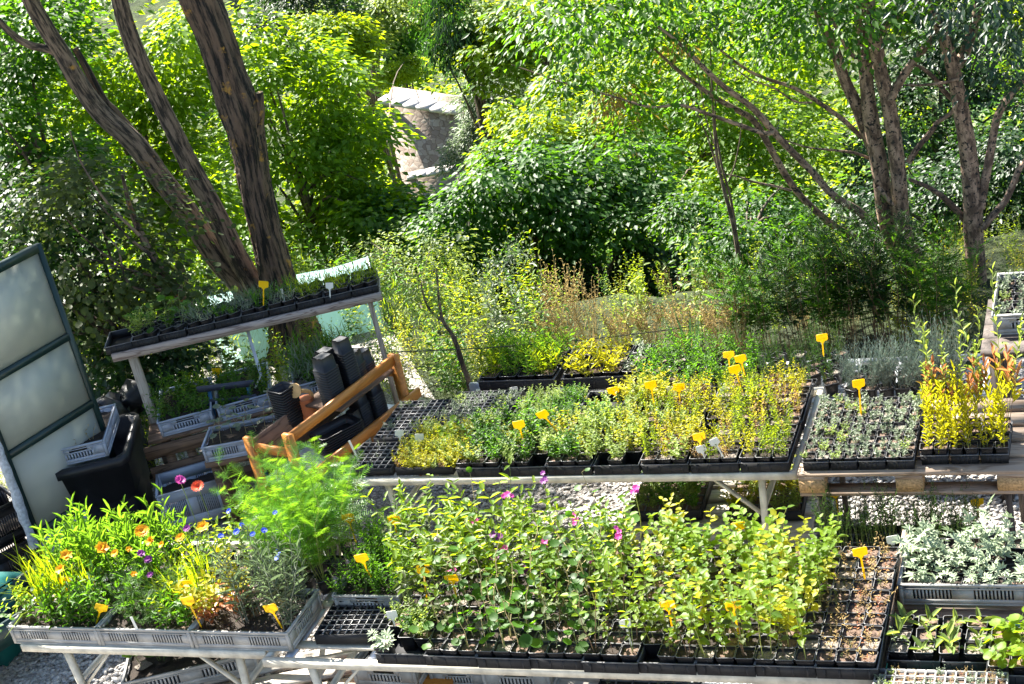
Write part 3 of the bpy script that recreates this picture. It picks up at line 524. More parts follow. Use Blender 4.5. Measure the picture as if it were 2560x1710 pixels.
def background_trees():
    T = [  # label, lobes (photo px, distance m, radii m), leaves, leaf length, material
        ('bright lime broad leaved tree right behind the thick dark trunk', [(800, 250, 20, 1.0, .75), (700, 420, 19.3, 1.0, .8), (840, 560, 19, .85, .6), (865, 390, 20, .4, .35), (640, 600, 18.6, .8, .7), (760, 690, 18, .6, .35), (640, 180, 20, .8, .7)], 11000, .125, 'leaf_lime_big', {}),
        ('backlit yellow and green tree at the top left behind the leaning trunks', [(180, 110, 17, .9, .7), (380, 130, 17.5, 1.1, .8), (310, 350, 17, .9, .8), (460, 470, 17.2, .7, .7), (380, 560, 16.8, .6, .5)], 7000, .115, 'leaf_lime_big', {}),
        ('darker green tree along the far left edge beyond the greenhouse', [(20, 330, 15.4, .7, .6), (70, 500, 15, .7, .6), (60, 60, 15.8, .6, .5), (170, 430, 15.2, .5, .4)], 6000, .09, 'leaf_mid', {}),
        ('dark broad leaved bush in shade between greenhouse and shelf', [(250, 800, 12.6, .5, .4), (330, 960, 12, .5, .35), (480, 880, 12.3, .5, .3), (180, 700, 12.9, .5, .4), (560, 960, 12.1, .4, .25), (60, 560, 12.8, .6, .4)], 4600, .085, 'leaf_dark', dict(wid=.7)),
        ('dark pine on the far slope at the top, left of the stone hut', [(740, 40, 46, 2.0, 1.7), (800, 130, 45, 1.2, 1.0)], 5500, .26, 'leaf_dark', dict(wid=.3)),
        ('tall dark tree with drooping foliage above the stone hut', [(1120, 10, 40, .9, .8), (1180, 80, 40, .7, .6), (1115, 120, 39.6, .45, .3), (1220, 150, 40, .45, .35)], 4200, .17, 'leaf_dark', dict(wid=.35, hang=1.1, clump=.2)),
        ('olive toned drooping tree between the pine and the tall dark tree', [(980, 40, 72, 1.4, 1.6), (1000, 150, 71, .8, .7)], 4200, .26, 'leaf_mid', dict(wid=.4, hang=1.1)),
        ('yellow green tree filling the gap below the olive toned drooping tree', [(850, 190, 44, .9, .6), (1010, 175, 68, 1.0, .5), (830, 110, 43, 1.1, .8)], 4500, .2, 'leaf_lime', {}),
        ('pale green tree high on the far slope at the top middle', [(930, 10, 70, 2.5, 1.8), (850, 20, 72, 2.0, 1.6)], 7000, .22, 'leaf_pale', dict(flat=.8)),
        ('feathery grey green willow leaning beside the stone hut', [(1195, 250, 44, .8, .8), (1230, 340, 43, .7, .8), (1150, 390, 43, .45, .35), (1270, 240, 44, .7, .6)], 6500, .17, 'leaf_greygreen', dict(wid=.3, hang=.2)),
        ('light green tree at the top centre behind the tree limbs', [(1330, 60, 40, 1.7, 1.0), (1250, 130, 39, 1.0, .8), (1450, 40, 41, 1.4, 1.0), (1420, 200, 37, 1.0, .6)], 7000, .2, 'leaf_lime', {}),
        ('yellow tinged bush right of the willow above the big hazel', [(1330, 320, 29, .9, .6), (1440, 360, 28.5, .9, .6), (1250, 400, 29, .6, .35), (1530, 300, 29, .7, .6)], 7500, .14, 'leaf_lime', {}),
        ('big round leaved hazel bush in the middle of the picture', [(1230, 470, 17.7, .7, .5), (1400, 490, 17.5, .8, .6), (1130, 590, 17.3, .55, .45), (1300, 640, 18.5, .9, .6), (1530, 550, 17.6, .6, .5), (1430, 690, 18.6, .8, .45), (1120, 710, 18.2, .5, .3), (1590, 440, 18, .5, .4), (1320, 420, 18.2, .6, .35)], 15000, .1, 'leaf_mid', dict(wid=.7)),
        ('mid green hazel below the stone hut, left of the biggest bush', [(930, 520, 19.2, .5, .35), (1010, 590, 18.6, .5, .45), (930, 660, 18, .55, .4), (1060, 520, 19.4, .35, .25), (880, 720, 17.2, .5, .25), (1020, 700, 17.4, .4, .3)], 7500, .1, 'leaf_mid', dict(wid=.75)),
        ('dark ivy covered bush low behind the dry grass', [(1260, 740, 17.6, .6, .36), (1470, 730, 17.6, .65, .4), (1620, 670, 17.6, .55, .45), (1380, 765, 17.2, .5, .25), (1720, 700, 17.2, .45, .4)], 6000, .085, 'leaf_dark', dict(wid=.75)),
        ('sunlit maple like tree behind the low reaching limbs', [(1700, 130, 21, 1.0, .7), (1860, 330, 20.4, 1.0, .8), (1660, 350, 20.8, .8, .7), (1960, 130, 22, .9, .8), (1800, 530, 19, .9, .6), (1560, 130, 22, .9, .7), (1960, 480, 19.6, .7, .6), (1680, 560, 19, .6, .5)], 14000, .105, 'leaf_lime_big', {}),
        ('sunlit green tree glimpsed between the two speckled trunks', [(2280, 280, 22, .9, .8), (2400, 120, 22.5, .8, .7), (2480, 380, 21.5, .9, .8), (2180, 420, 21, .7, .7), (2330, 120, 23, .8, .6)], 8000, .105, 'leaf_dark', dict(wid=.6)),
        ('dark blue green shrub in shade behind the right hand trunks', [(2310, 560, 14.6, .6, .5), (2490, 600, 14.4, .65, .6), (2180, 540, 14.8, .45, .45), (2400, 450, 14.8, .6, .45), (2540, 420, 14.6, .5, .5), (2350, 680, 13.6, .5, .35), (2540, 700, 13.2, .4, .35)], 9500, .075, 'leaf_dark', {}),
        ('light green bush at the foot of the low limbs', [(1800, 620, 14.6, .4, .3), (1960, 590, 14.8, .4, .3), (1740, 540, 15.4, .35, .3), (1930, 520, 15.6, .4, .3)], 4200, .07, 'leaf_mid', {}),
        ('airy whitish green bush behind the right end of the raised shelf', [(1010, 690, 14.4, .35, .26), (1100, 650, 14.6, .3, .26), (1060, 760, 13.9, .35, .3), (960, 640, 14.8, .3, .22)], 1800, .05, 'leaf_pale', dict(wid=.4)),
    ]
    for i, (lab, lob, n, lf, m, kw) in enumerate(T):
        w = lab.split(); nm = 'hazel_bush' if 'hazel' in lab else 'pine_tree' if 'pine on' in lab else 'willow_tree' if 'willow leaning' in lab else 'bush' if ('bush' in lab or 'shrub' in lab) else 'broadleaf_tree'
        tree(nm, lab, lob, n, lf, m, 200 + i, cat='bush' if 'bush' in nm else 'tree', trunk_r=.05 + .0012 * lob[0][2], group='trees and bushes beyond the yard', **kw)
    # the wooded slope far beyond: one leafy mass nobody could count
    rng = np.random.default_rng(77)
    for nm, m, n, sd in (('far_woodland', 'leaf_lime', 60, 1), ('far_dark_woodland', 'leaf_mid', 44, 2)):
        g = G(); k = 0
        while k < n:
            Y = rng.uniform(24, 135) if rng.uniform() < .75 else rng.uniform(135, 260); X = rng.uniform(-.42, .42) * Y; z = float(tz(X, Y)); P = np.array([X, Y, z + 2.2]); q = P - CP; px = 1280 + FPX * (q @ CR) / (q @ CF); py = 855 - FPX * (q @ CU) / (q @ CF)
            if not (-300 < px < 2860 and -500 < py < 800): continue
            if 600 < px < 1450 and py < 700 and Y < 80: continue
            R = rng.uniform(1.6, 2.6) * (1 + Y / 200); crown(g, rng, [(np.array([X, Y, z + R * .9]), R, R, R * 1.1), (np.array([X + R * .6, Y, z + R * .5]), R * .8, R * .8, R * .7)], int(1500), .13 + Y * .0034, m, hang=.3); k += 1
        kind(g.build(nm), 'stuff')
background_trees()

def stone_hut():
    PL, PR = aty(958, 262, 63.0), aty(1132, 287, 61.2); gz = float(tz(PR[0], 61.2)) - .5; b = np.array([PL[0], PL[1], gz]); root = thing('stone_hut', 'small rubble stone hut with a sloping slab roof far among the trees', 'building', b)
    e = PR - PL; bk = np.array([.45, 2.2, .1]); A = np.array([0, 0, 0.]); B = np.array([e[0], e[1], 0]); At = PL - b; Bt = PR - b; g = G()
    Q = np.array([A, B, Bt, At, A + bk * [1, 1, 0], B + bk * [1, 1, 0], Bt + bk, At + bk]); g.add(Q, [[0, 1, 2, 3], [5, 4, 7, 6], [1, 5, 6, 2], [4, 0, 3, 7], [3, 2, 6, 7]], 'rubble_stone'); g.build('wall', root)
    g = G(); d = e / np.linalg.norm(e); L = np.linalg.norm(e) + .5; fr = unit(np.cross(d, [0, 0, 1.0])); up = np.cross(fr, d); up = up if up[2] > 0 else -up; R = np.stack([d, -fr, up], 1)
    for k in range(6): g.box(At + d * (-.25 + (k + .5) * L / 6) + up * (.12 + .015 * (k % 2)) - fr * .26, (L / 6 - .012, .8, .15), 'beige_stone', R)
    g.build('roof', root)
    p = aty(1080, 432, 56); g = G(); gz2 = float(tz(p[0], 56)) - .3; hh = p[2] - gz2
    rt = thing('stone_wall', 'low rubble garden wall with bright capping stones below the hut', 'wall', (p[0], 56, gz2), RAD(-6)); g.box((0, 0, hh / 2), (1.7, .5, hh), 'rubble_stone'); g.build('masonry', rt)
    g = G()
    for k in range(5): g.box((-.72 + k * .36, -.02, hh + .05), (.345, .62, .11), 'beige_stone', np.array(Matrix.Rotation(RAD(2 * (k % 3 - 1)), 3, 'X')))
    g.build('coping', rt)
stone_hut()

# ------------------------------------------------------------------ pots, soil, herbs
def ring_mesh(g, rings, m, close_bottom=True):
    """square lathe: rings = (half width, z); corners slightly rounded"""
    c = .16; base = np.array([[1, -1 + c], [1, 1 - c], [1 - c, 1], [-1 + c, 1], [-1, 1 - c], [-1, -1 + c], [-1 + c, -1], [1 - c, -1]])
    P = np.concatenate([np.c_[base * h, np.full(8, z)] for h, z in rings]); n = len(rings)
    F = [[k * 8 + i, k * 8 + (i + 1) % 8, (k + 1) * 8 + (i + 1) % 8, (k + 1) * 8 + i] for k in range(n - 1) for i in range(8)]; g.add(P, F, m)
    if close_bottom: g.add(P[:8], [list(range(7, -1, -1))], m)
    return g
def mesh_pot():
    g = G(); ring_mesh(g, [(.033, 0), (.040, .078), (.044, .079), (.0448, .089)], 'black_plastic'); ring_mesh(g, [(.0448, .089), (.0446, .0908), (.0420, .0908)], 'rim_glint_black', False); ring_mesh(g, [(.0420, .0908), (.040, .078), (.036, .03)], 'black_plastic', False); return g.build('pot', me_only=True)
def mesh_soil(m, seed):
    rng = np.random.default_rng(seed); k = 7; x = np.linspace(-.041, .041, k); X, Y = np.meshgrid(x, x); Zz = .074 + rng.normal(0, .003, (k, k)); g = G()
    i = np.arange(k - 1)[:, None] * k + np.arange(k - 1)[None]; g.add(np.stack([X, Y, Zz], -1).reshape(-1, 3), np.stack([i, i + 1, i + k + 1, i + k], -1).reshape(-1, 4), m)
    n = 14; P = np.c_[rng.uniform(-.035, .035, (n, 2)), np.full(n, .078)]; leaves(g, P, rng.normal(0, 1, (n, 3)) * [1, 1, .2], rng.normal(0, .5, (n, 3)) + [0, 0, 1], rng.uniform(.006, .014, n), .006, m, .5)
    return g.build('soil', me_only=True)
POT = mesh_pot(); SOILS = [mesh_soil(m, i) for i, m in enumerate(('soil', 'soil', 'soil_dry', 'soil', 'soil_gritty', 'soil_dry', 'soil'))]
KIND = {}
def variants(name, nv, fn):
    L = []
    for i in range(nv):
        g = G(); fn(g, np.random.default_rng(hash_(name) + i)); L.append(g.build('plant', me_only=True))
    KIND[name] = L
def hash_(s): return sum((i + 1) * ord(c) for i, c in enumerate(s)) % 99991
B0 = (0, 0, .074)
variants('basil', 6, lambda g, r: plant(g, r, int(r.integers(1, 4)), .38, .028, .22, (.058, .04), 6, .3, .12, 'lance', 'leaf_yellow' if r.uniform() < .25 else 'leaf_lime', 'stem_lime', .0022, True, 0, .55, base=B0))
variants('sage', 5, lambda g, r: plant(g, r, int(r.integers(1, 3)), .34, .02, .3, (.05, .033), 6, .3, .1, 'lance', 'leaf_olive', 'stem_brown', .0022, True, 0, .7, base=B0, mats=[(0, .55, 'leaf_olive'), (.5501, 1, 'leaf_lime')]))
variants('tall', 6, lambda g, r: plant(g, r, int(r.integers(1, 4)), .42, .03, .35, (.07, .03), 7, .35, .15, 'lance', 'leaf_mid', 'stem_green', .0024, True, 0, .6, base=B0, mats=[(0, .5, 'leaf_olive'), (.5001, .8, 'leaf_lime'), (.8001, 1, 'leaf_mid' if r.uniform() < .5 else 'leaf_lime')]))
variants('mallow', 6, lambda g, r: (plant(g, r, 1, .46, .01, .35, (.05, .055), 6, .3, .35, 'round', 'leaf_mid', 'stem_straw', .0032, False, .035, .7, base=B0, droop=.1), plant(g, r, 1, .16, .015, .3, (.062, .068), 3, .5, .5, 'round', 'leaf_mid', 'stem_green', .0022, False, .03, 1, base=B0)))
variants('mallow_low', 4, lambda g, r: plant(g, r, 1, .13, .012, .3, (.06, .065), 4, .35, .45, 'round', 'leaf_mid', 'stem_green', .0024, False, .035, .9, base=B0))
variants('twiggy', 4, lambda g, r: plant(g, r, 1, .12, .01, .3, (.018, .010), 7, .2, .4, 'lance', 'leaf_greygreen', 'stem_brown', .0016, True, 0, .8, base=B0))
variants('dry', 6, lambda g, r: (plant(g, r, 3, .10, .025, .6, (.018, .006), 9, .15, .4, 'lance', 'leaf_dry', 'stem_brown', .001, base=B0), plant(g, r, int(r.integers(0, 3)), .05, .02, .5, (.016, .008), 7, .3, .4, 'lance', 'leaf_red' if r.uniform() < .4 else 'leaf_olive', 'stem_brown', .001, base=B0)))
variants('thin', 6, lambda g, r: plant(g, r, 9, .15, .035, .25, (.020, .007), 13, .15, .6, 'lance', 'leaf_yellow' if r.uniform() < .6 else 'leaf_lime', 'stem_lime', .0012, base=B0))
variants('rust', 6, lambda g, r: plant(g, r, 8, .15, .035, .3, (.020, .008), 12, .15, .5, 'lance', 'leaf_rust', 'stem_brown', .0012, base=B0, mats=[(0, .6, 'leaf_rust'), (.6001, 1, 'leaf_yellow')]))
variants('bush', 6, lambda g, r: plant(g, r, 8, .13, .03, .75, (.026, .014), 9, .25, .3, 'lance', 'leaf_pale' if r.uniform() < .6 else 'leaf_yellow', 'stem_lime', .0013, True, base=B0))
variants('mint', 6, lambda g, r: plant(g, r, 8, .15, .03, .7, (.03, .015), 9, .25, .3, 'lance', 'leaf_pale' if r.uniform() < .4 else 'leaf_mid', 'stem_green', .0014, True, base=B0))
variants('greygreen', 6, lambda g, r: plant(g, r, 5, .075, .02, .6, (.021, .013), 6, .2, .4, 'lance', 'leaf_greygreen' if r.uniform() < .8 else 'leaf_pale', 'stem_grey', .0013, True, base=B0))
variants('snap', 6, lambda g, r: plant(g, r, 3, .30, .022, .12, (.05, .014), 30, .05, .75, 'lance', 'leaf_yellow', 'stem_lime', .002, base=B0, apex=.8))
variants('snapred', 6, lambda g, r: (plant(g, r, 2, .36, .025, .2, (.085, .02), 13, .5, .8, 'lance', 'leaf_red', 'stem_brown', .002, base=B0, apex=.9, mats=[(0, .7, 'leaf_yellow'), (.7001, .82, 'leaf_rust'), (.8201, 1, 'leaf_red')]), plant(g, r, 1, .68, .02, .15, (.06, .02), 26, .4, .7, 'lance', 'leaf_pale', 'stem_lime', .0022, base=B0, apex=.7)))
variants('silver', 6, lambda g, r: plant(g, r, 2, .12, .03, .6, (.06, .06), 6, .2, .3, 'palm', 'leaf_silver', 'stem_grey', .002, base=B0, apex=.8))
variants('rosette', 5, lambda g, r: plant(g, r, 1, .025, .005, .2, (.085, .028), 6, .1, .45, 'lance', 'leaf_pale', 'stem_green', 0, base=B0, apex=1))
variants('lettuce', 3, lambda g, r: plant(g, r, 2, .10, .01, .3, (.05, .05), 6, .3, .4, 'round', 'leaf_lime', 'stem_green', .002, False, .015, .9, base=B0))
variants('fern', 5, lambda g, r: plant(g, r, 7, .46, .03, .35, (.12, .15), 15, .2, .4, 'plume', 'leaf_fern', 'stem_lime', .002, base=B0, apex=.6))
variants('cornflower', 5, lambda g, r: (plant(g, r, 6, .40, .035, .3, (.08, .008), 14, .1, .6, 'lance', 'leaf_greygreen', 'stem_grey', .0018, base=B0), [flower(g, np.array([r.normal(0, .04), r.normal(0, .04), .42 + r.normal(0, .02)]), .015, 'petal_blue', 9, r) for _ in range(int(r.integers(0, 2)))]))
variants('bedding', 6, lambda g, r: plant(g, r, 6, .24, .035, .45, (.055, .02), 12, .15, .4, 'lance', 'leaf_mid' if r.uniform() < .6 else 'leaf_lime', 'stem_green', .0018, base=B0))
variants('filigree', 5, lambda g, r: plant(g, r, 9, .22, .035, .6, (.07, .075), 6, .2, .5, 'pinnate', 'leaf_mid', 'stem_green', .0015, base=B0))
variants('grassy', 5, lambda g, r: plant(g, r, 3, .05, .03, .2, (.36, .009), 9, .0, 1.15, 'blade', 'leaf_lime', 'stem_green', 0, base=B0, apex=1))
variants('strappy', 5, lambda g, r: plant(g, r, 5, .36, .03, .3, (.10, .014), 18, .2, .7, 'lance', 'leaf_fern', 'stem_green', .003, base=B0, apex=.9))
variants('autumn', 4, lambda g, r: plant(g, r, 5, .26, .03, .3, (.045, .026), 8, .3, .2, 'lance', 'leaf_lime', 'stem_brown', .0018, True, base=B0, mats=[(0, .5, 'leaf_red'), (.5001, 1, 'leaf_yellow')]))
variants('bushy', 5, lambda g, r: plant(g, r, 9, .20, .035, .55, (.035, .011), 16, .2, .45, 'lance', 'leaf_mid', 'stem_green', .0016, base=B0))
variants('upright', 5, lambda g, r: plant(g, r, 9, .26, .035, .2, (.022, .005), 20, .1, .7, 'lance', 'leaf_dark', 'stem_green', .0014, base=B0))
variants('lowlime', 5, lambda g, r: plant(g, r, 14, .15, .04, .4, (.04, .006), 12, .1, .7, 'lance', 'leaf_fern' if r.uniform() < .6 else 'leaf_lime', 'stem_lime', .0014, base=B0))
variants('lowyellow', 5, lambda g, r: plant(g, r, 6, .10, .04, .5, (.045, .013), 8, .15, .6, 'lance', 'leaf_yellow' if r.uniform() < .6 else 'leaf_pale', 'stem_lime', .0016, base=B0))
variants('lavender', 4, lambda g, r: plant(g, r, 34, .30, .04, .55, (.035, .004), 10, .1, 1.0, 'lance', 'leaf_lavender', 'stem_grey', .0012, base=B0))
variants('turf', 4, lambda g, r: plant(g, r, 14, .08, .04, 1.0, (.07, .006), 5, .0, .7, 'blade', 'leaf_greygreen' if r.uniform() < .4 else 'leaf_mid', 'stem_green', 0, base=B0))
variants('turf_lime', 4, lambda g, r: plant(g, r, 14, .09, .04, .9, (.07, .006), 5, .0, .7, 'blade', 'leaf_lime', 'stem_green', 0, base=B0))
variants('brassica', 5, lambda g, r: plant(g, r, 1, .20, .005, .3, (.055, .042), 5, .45, .35, 'round', 'leaf_bluegreen' if r.uniform() < .3 else 'leaf_greygreen', 'stem_straw', .0024, False, .03, .9, base=(0, 0, 0)))
variants('dead', 4, lambda g, r: plant(g, r, 2, .12, .02, .9, (.03, .012), 3, .3, .2, 'lance', 'leaf_dry', 'stem_straw', .002, base=(0, 0, 0)))
RNG = np.random.default_rng(11)
POTNAME = {'basil': 'lime_seedling_pot', 'sage': 'olive_seedling_pot', 'tall': 'tall_herb_pot', 'mallow': 'mallow_pot', 'mallow_low': 'low_mallow_pot', 'twiggy': 'twiggy_seedling_pot', 'dry': 'dry_seedling_pot', 'thin': 'thin_stemmed_pot', 'rust': 'rusty_leaved_pot', 'bush': 'pale_bushy_pot', 'mint': 'mint_pot', 'greygreen': 'grey_green_pot', 'snap': 'lime_spire_pot', 'snapred': 'red_leaved_pot',
           'silver': 'silver_leaved_pot', 'rosette': 'rosette_pot', 'lettuce': 'lettuce_pot', 'fern': 'feathery_pot', 'cornflower': 'cornflower_pot', 'bedding': 'bedding_pot', 'filigree': 'filigree_pot', 'grassy': 'grassy_pot', 'strappy': 'strap_leaved_pot', 'autumn': 'red_tinged_pot', 'bushy': 'bushy_herb_pot', 'upright': 'upright_herb_pot', 'lavender': 'lavender_pot', 'turf': 'turf_seedling_pot', 'turf_lime': 'lime_turf_pot', 'lowlime': 'lime_tuft_pot', 'lowyellow': 'yellow_tuft_pot'}
def potted(k, p, rz, label, group, cat='potted plant', ps=1.0, name='potted_plant', pot=True, soil=None, hs=1.0):
    if name == 'potted_plant': name = POTNAME.get(k, 'empty_pot')
    r = thing(name, label, cat, p, rz, group)
    if ps != 1.0 and pot is not True: r.scale = (ps,) * 3
    if pot: link('pot', POT, r)
    link('soil', SOILS[int(RNG.integers(len(SOILS)))] if soil is None else SOILS[soil], r)
    if k:
        q = link('plant', KIND[k][int(RNG.integers(len(KIND[k])))], r); s = float(RNG.uniform(.68, 1.18)) * ps; q.scale = (s, s, s * hs * float(RNG.uniform(.9, 1.1))); q.location.z = .074 * (1 - q.scale[2]); q.rotation_euler = (float(RNG.normal(0, .09)), float(RNG.normal(0, .09)), float(RNG.uniform(0, 6.28)))
    return r
def mesh_tray(L, Wd, H=.062):
    g = G(); t = .003
    g.box((0, 0, t / 2), (L - .02, Wd - .02, t), 'black_matte')
    for s in (-1, 1):
        for (c, sz) in (((0, s * (Wd / 2 - .007), H / 2), (L - .008, t, H)), ((s * (L / 2 - .007), 0, H / 2), (t, Wd - .017, H))): g.box(c, sz, 'black_matte')
        g.box((0, s * (Wd / 2 - .004), H), (L, .006, .005), 'rim_glint_black'); g.box((s * (L / 2 - .004), 0, H), (.006, Wd - .018, .005), 'rim_glint_black')
        for q in np.linspace(-L / 2 + .04, L / 2 - .04, 4): g.box((q, s * (Wd / 2 - .0045), H * .45), (.012, .0025, H * .8), 'black_matte')
    return g.build('carry_tray', me_only=True)
TRAY5 = mesh_tray(.282, .466)

# ------------------------------------------------------------------ grey vented crates
def crate(label, p, rz, L=.6, Wd=.4, H=.12, m='grey_plastic', fill=.085, group='grey vented plastic crates', tilt=None):
    r = thing('plastic_crate', label, 'crate', p, rz, group)
    if tilt: r.rotation_euler = (tilt[0], tilt[1], rz)
    g = G(); t = .006; z0, z1 = H * .26, H * .72
    g.box((0, 0, .004), (L - .012, Wd - .012, .008), m)
    for s in (-1, 1):
        y = s * (Wd / 2 - .012)                                                    # long side: two louvred panels
        g.box((0, y, z0 / 2 + .004), (L - .024, t, z0 - .006), m); g.box((0, y, (z1 + H) / 2), (L - .024, t, H - z1), m)
        edges = [-L / 2 + .012, -L * .385, -L * .085, L * .085, L * .385, L / 2 - .012]
        for a, b, sl in zip(edges[:-1], edges[1:], (0, 1, 0, 1, 0)):
            if not sl: g.box(((a + b) / 2, y, (z0 + z1) / 2), (b - a, t, z1 - z0), m)
            else:
                n = 11; w = (b - a) / (2 * n - 1)
                for k in range(n - 1): g.box((a + (2 * k + 1.5) * w, y, (z0 + z1) / 2), (w, t, z1 - z0), m)
        x = s * (L / 2 - .012)                                                     # short side: grip hole over louvres
        g.box((x, 0, z0 / 2 + .004), (t, Wd - .03, z0 - .006), m); zt = H * .86; g.box((x, 0, (zt + H) / 2), (t, Wd - .03, H - zt), m)
        for e in (-1, 1): g.box((x, e * (Wd * .25 + Wd * .5 - .012) / 2, (z0 + zt) / 2), (t, Wd * .25 - .014, zt - z0), m)
        n = 10; w = Wd * .5 / (2 * n - 1); zz = H * .58
        for k in range(n): g.box((x, -Wd * .25 + (2 * k + .5) * w, (z0 + zz) / 2), (t, w, zz - z0), m)
        g.box((x, 0, zz + .004), (t, Wd * .5, .008), m)
        for e in (-1, 1): g.box((x, e * Wd * .205, (zz + zt) / 2 + .004), (t, Wd * .09, zt - zz - .008), m)
        for e in (-1, 1): g.box((s * (L / 2 - .014), e * (Wd / 2 - .014), H / 2), (.018, .018, H - .004), m)
        g.box((0, s * (Wd / 2 - .007), H - .005), (L, .0135, .010), m); g.box((s * (L / 2 - .007), 0, H - .0052), (.0132, Wd - .028, .0098), m)
        g.box((0, s * (Wd / 2 - .0065), H - .026), (L - .004, .006, .004), m); g.box((s * (L / 2 - .0065), 0, H - .0262), (.0062, Wd - .02, .004), m)
    g.build('shell', r)
    if fill:
        rng = RNG; k = 22; x = np.linspace(-L / 2 + .017, L / 2 - .017, k); y = np.linspace(-Wd / 2 + .017, Wd / 2 - .017, 15); X, Y = np.meshgrid(x, y); g = G()
        i = np.arange(14)[:, None] * k + np.arange(k - 1)[None]; g.add(np.stack([X, Y, fill + rng.normal(0, .004, X.shape)], -1).reshape(-1, 3), np.stack([i, i + 1, i + k + 1, i + k], -1).reshape(-1, 4), 'soil'); g.build('soil', r)
    return r
def corner(p, rz, L, Wd, H, zr):
    """crate centre from its near-left rim corner point p"""
    return np.array([p[0] + math.cos(rz) * L / 2 - math.sin(rz) * Wd / 2, p[1] + math.sin(rz) * L / 2 + math.cos(rz) * Wd / 2, zr - H])

# ------------------------------------------------------------------ folding tables with open metal tops
def folding_table(label, u0, u1, v0, v1, z, bars=6):
    r = thing('folding_table', label, 'table', W(u0, v0, 0), TH, 'white folding metal tables'); L, D = u1 - u0, v1 - v0; g = G(); h = .045
    for v in (.02, D - .02): g.box((L / 2, v, z - h / 2 - .001), (L, .032, h), 'white_metal')
    for v in (.16, D * .5, D - .16): g.box((L / 2, v, z - .014), (L - .06, .05, .016), 'white_metal')
    for u in (.015, L - .015): g.box((u, D / 2, z - h / 2 - .0015), (.03, D - .072, h - .004), 'white_metal')
    g.build('top_frame', r)
    for k in range(bars):
        g = G(); g.box((.12 + (L - .24) * k / (bars - 1), D / 2, z - .032), (.05, D - .075, .014), 'galvanised'); g.build('cross_bar', r)
    for u, s in ((.22, 1), (L - .22, -1)):
        for v in (.09, D - .09):
            g = G(); g.beam((u, v, z - .046), (u + s * .05, v, .004), .036, .03, 'white_metal', (0, 1, 0)); g.build('leg', r)
            g = G(); g.beam((u + s * .02, v + .028 * (1 if v < .5 else -1), z - .36), (u + s * .34, v + .028 * (1 if v < .5 else -1), z - .05), .014, .028, 'white_metal', (0, 1, 0)); g.build('brace', r)
        g = G(); g.beam((u + s * .012, .105, z - .06), (u + s * .04, D - .105, .16), .012, .03, 'white_metal', (1, 0, 0)); g.build('brace', r)
        g = G(); g.beam((u + s * .026, .105, z - .3), (u + s * .026, D - .105, z - .3), .02, .03, 'white_metal', (1, 0, 0)); g.build('brace', r)
    return r
ZT = .75
folding_table('white folding metal table at lower left carrying three planted grey crates', 0.0, 1.57, 0, 1.06, ZT, 4)
folding_table('long white folding metal table in front, crowded with potted seedlings', 1.585, 4.745, -.055, .985, ZT - .008, 7)
folding_table('long white folding metal table in the second row, left of the pallet', 1.28, 4.09, 1.74, 2.76, ZT, 6)

# ------------------------------------------------------------------ long front table: nine carry trays across, two deep, pots in ten rows
UF, PU, PV = 2.265, .0925, .0925
CF_ = {'mallow': 'mallow', 'tall': 'tall herb', 'basil': 'lime leaved', 'sage': 'olive leaved', 'dry': 'dry sparse', 'twiggy': 'twiggy', 'silver': 'silver leaved', 'mallow_low': 'low mallow', 'mint': 'green', 'bush': 'pale green bushy', 'thin': 'thin yellowish', 'rust': 'rusty', 'greygreen': 'grey green', 'snap': 'lime spired', 'snapred': 'red leaved', 'rosette': 'rosette', 'lettuce': 'lettuce leaved', None: 'empty'}
def front_kind(c, k):
    t = c // 3; x = RNG.uniform()
    if t == 0: return None if False else ('silver' if (c == 0 and k == 0) else ('mint' if k < 3 else 'tall'))
    if x < .07 and t < 8: return 'twiggy'
    x = RNG.uniform()
    if t <= 3:
        if k < 1: return ('mallow_low', 'mallow', 'twiggy', 'mallow')[int(x * 4)]
        if k < 4: return 'mallow' if x < .62 else ('mallow_low' if x < .8 else 'sage')
        return 'tall' if x < .8 else 'mallow'
    if t == 4: return 'sage' if (k < 4 and x < .75) else ('basil' if x < .45 else 'tall')
    if t <= 7: return 'sage' if (t == 5 and x < .35) else ('basil' if k > 0 or x < .6 else 'sage')
    return 'dry'
for t in range(9):
    for half in range(2):
        c = W(UF + (t * 3 + 1.5) * PU, -.07 + half * .466 + .233, ZT + .001); r = tag(link('carry_tray', TRAY5, None, None), f'black carry tray of pots, {ORD[t + 1]} from the left, {"front" if half == 0 else "rear"} half of the front table', 'tray', 'black carry trays on the front table')
        r.location = Vector(c + U * RNG.normal(0, .002) + V * (RNG.normal(-.004, .006) if half == 0 else 0)); r.rotation_euler.z = TH + RNG.normal(0, .006)
MISSING = {(1, 0), (2, 0), (15, 0), (17, 9), (0, 1), (16, 0) if False else (99, 0)}
for c in range(27):
    for k in range(10):
        if (c, k) in MISSING: continue
        kd = front_kind(c, k)
        if c < 3 and k > 5: kd = 'tall'
        p = W(UF + (c + .5) * PU + RNG.normal(0, .0015), -.065 + (k + .5) * PV + RNG.normal(0, .002), ZT + .006)
        potted(kd, p, TH + RNG.normal(0, .05), f'pot of {CF_[kd]} seedlings, {ORD[c + 1]} from left in {ORD[k + 1]} row of front table', 'potted seedlings on the front table', soil=None if c < 24 else (2, 4, 5)[int(RNG.integers(3))], hs=1 - (.042 if c > 14 else .012) * k * (kd in ('basil', 'tall', 'mallow', 'sage')))
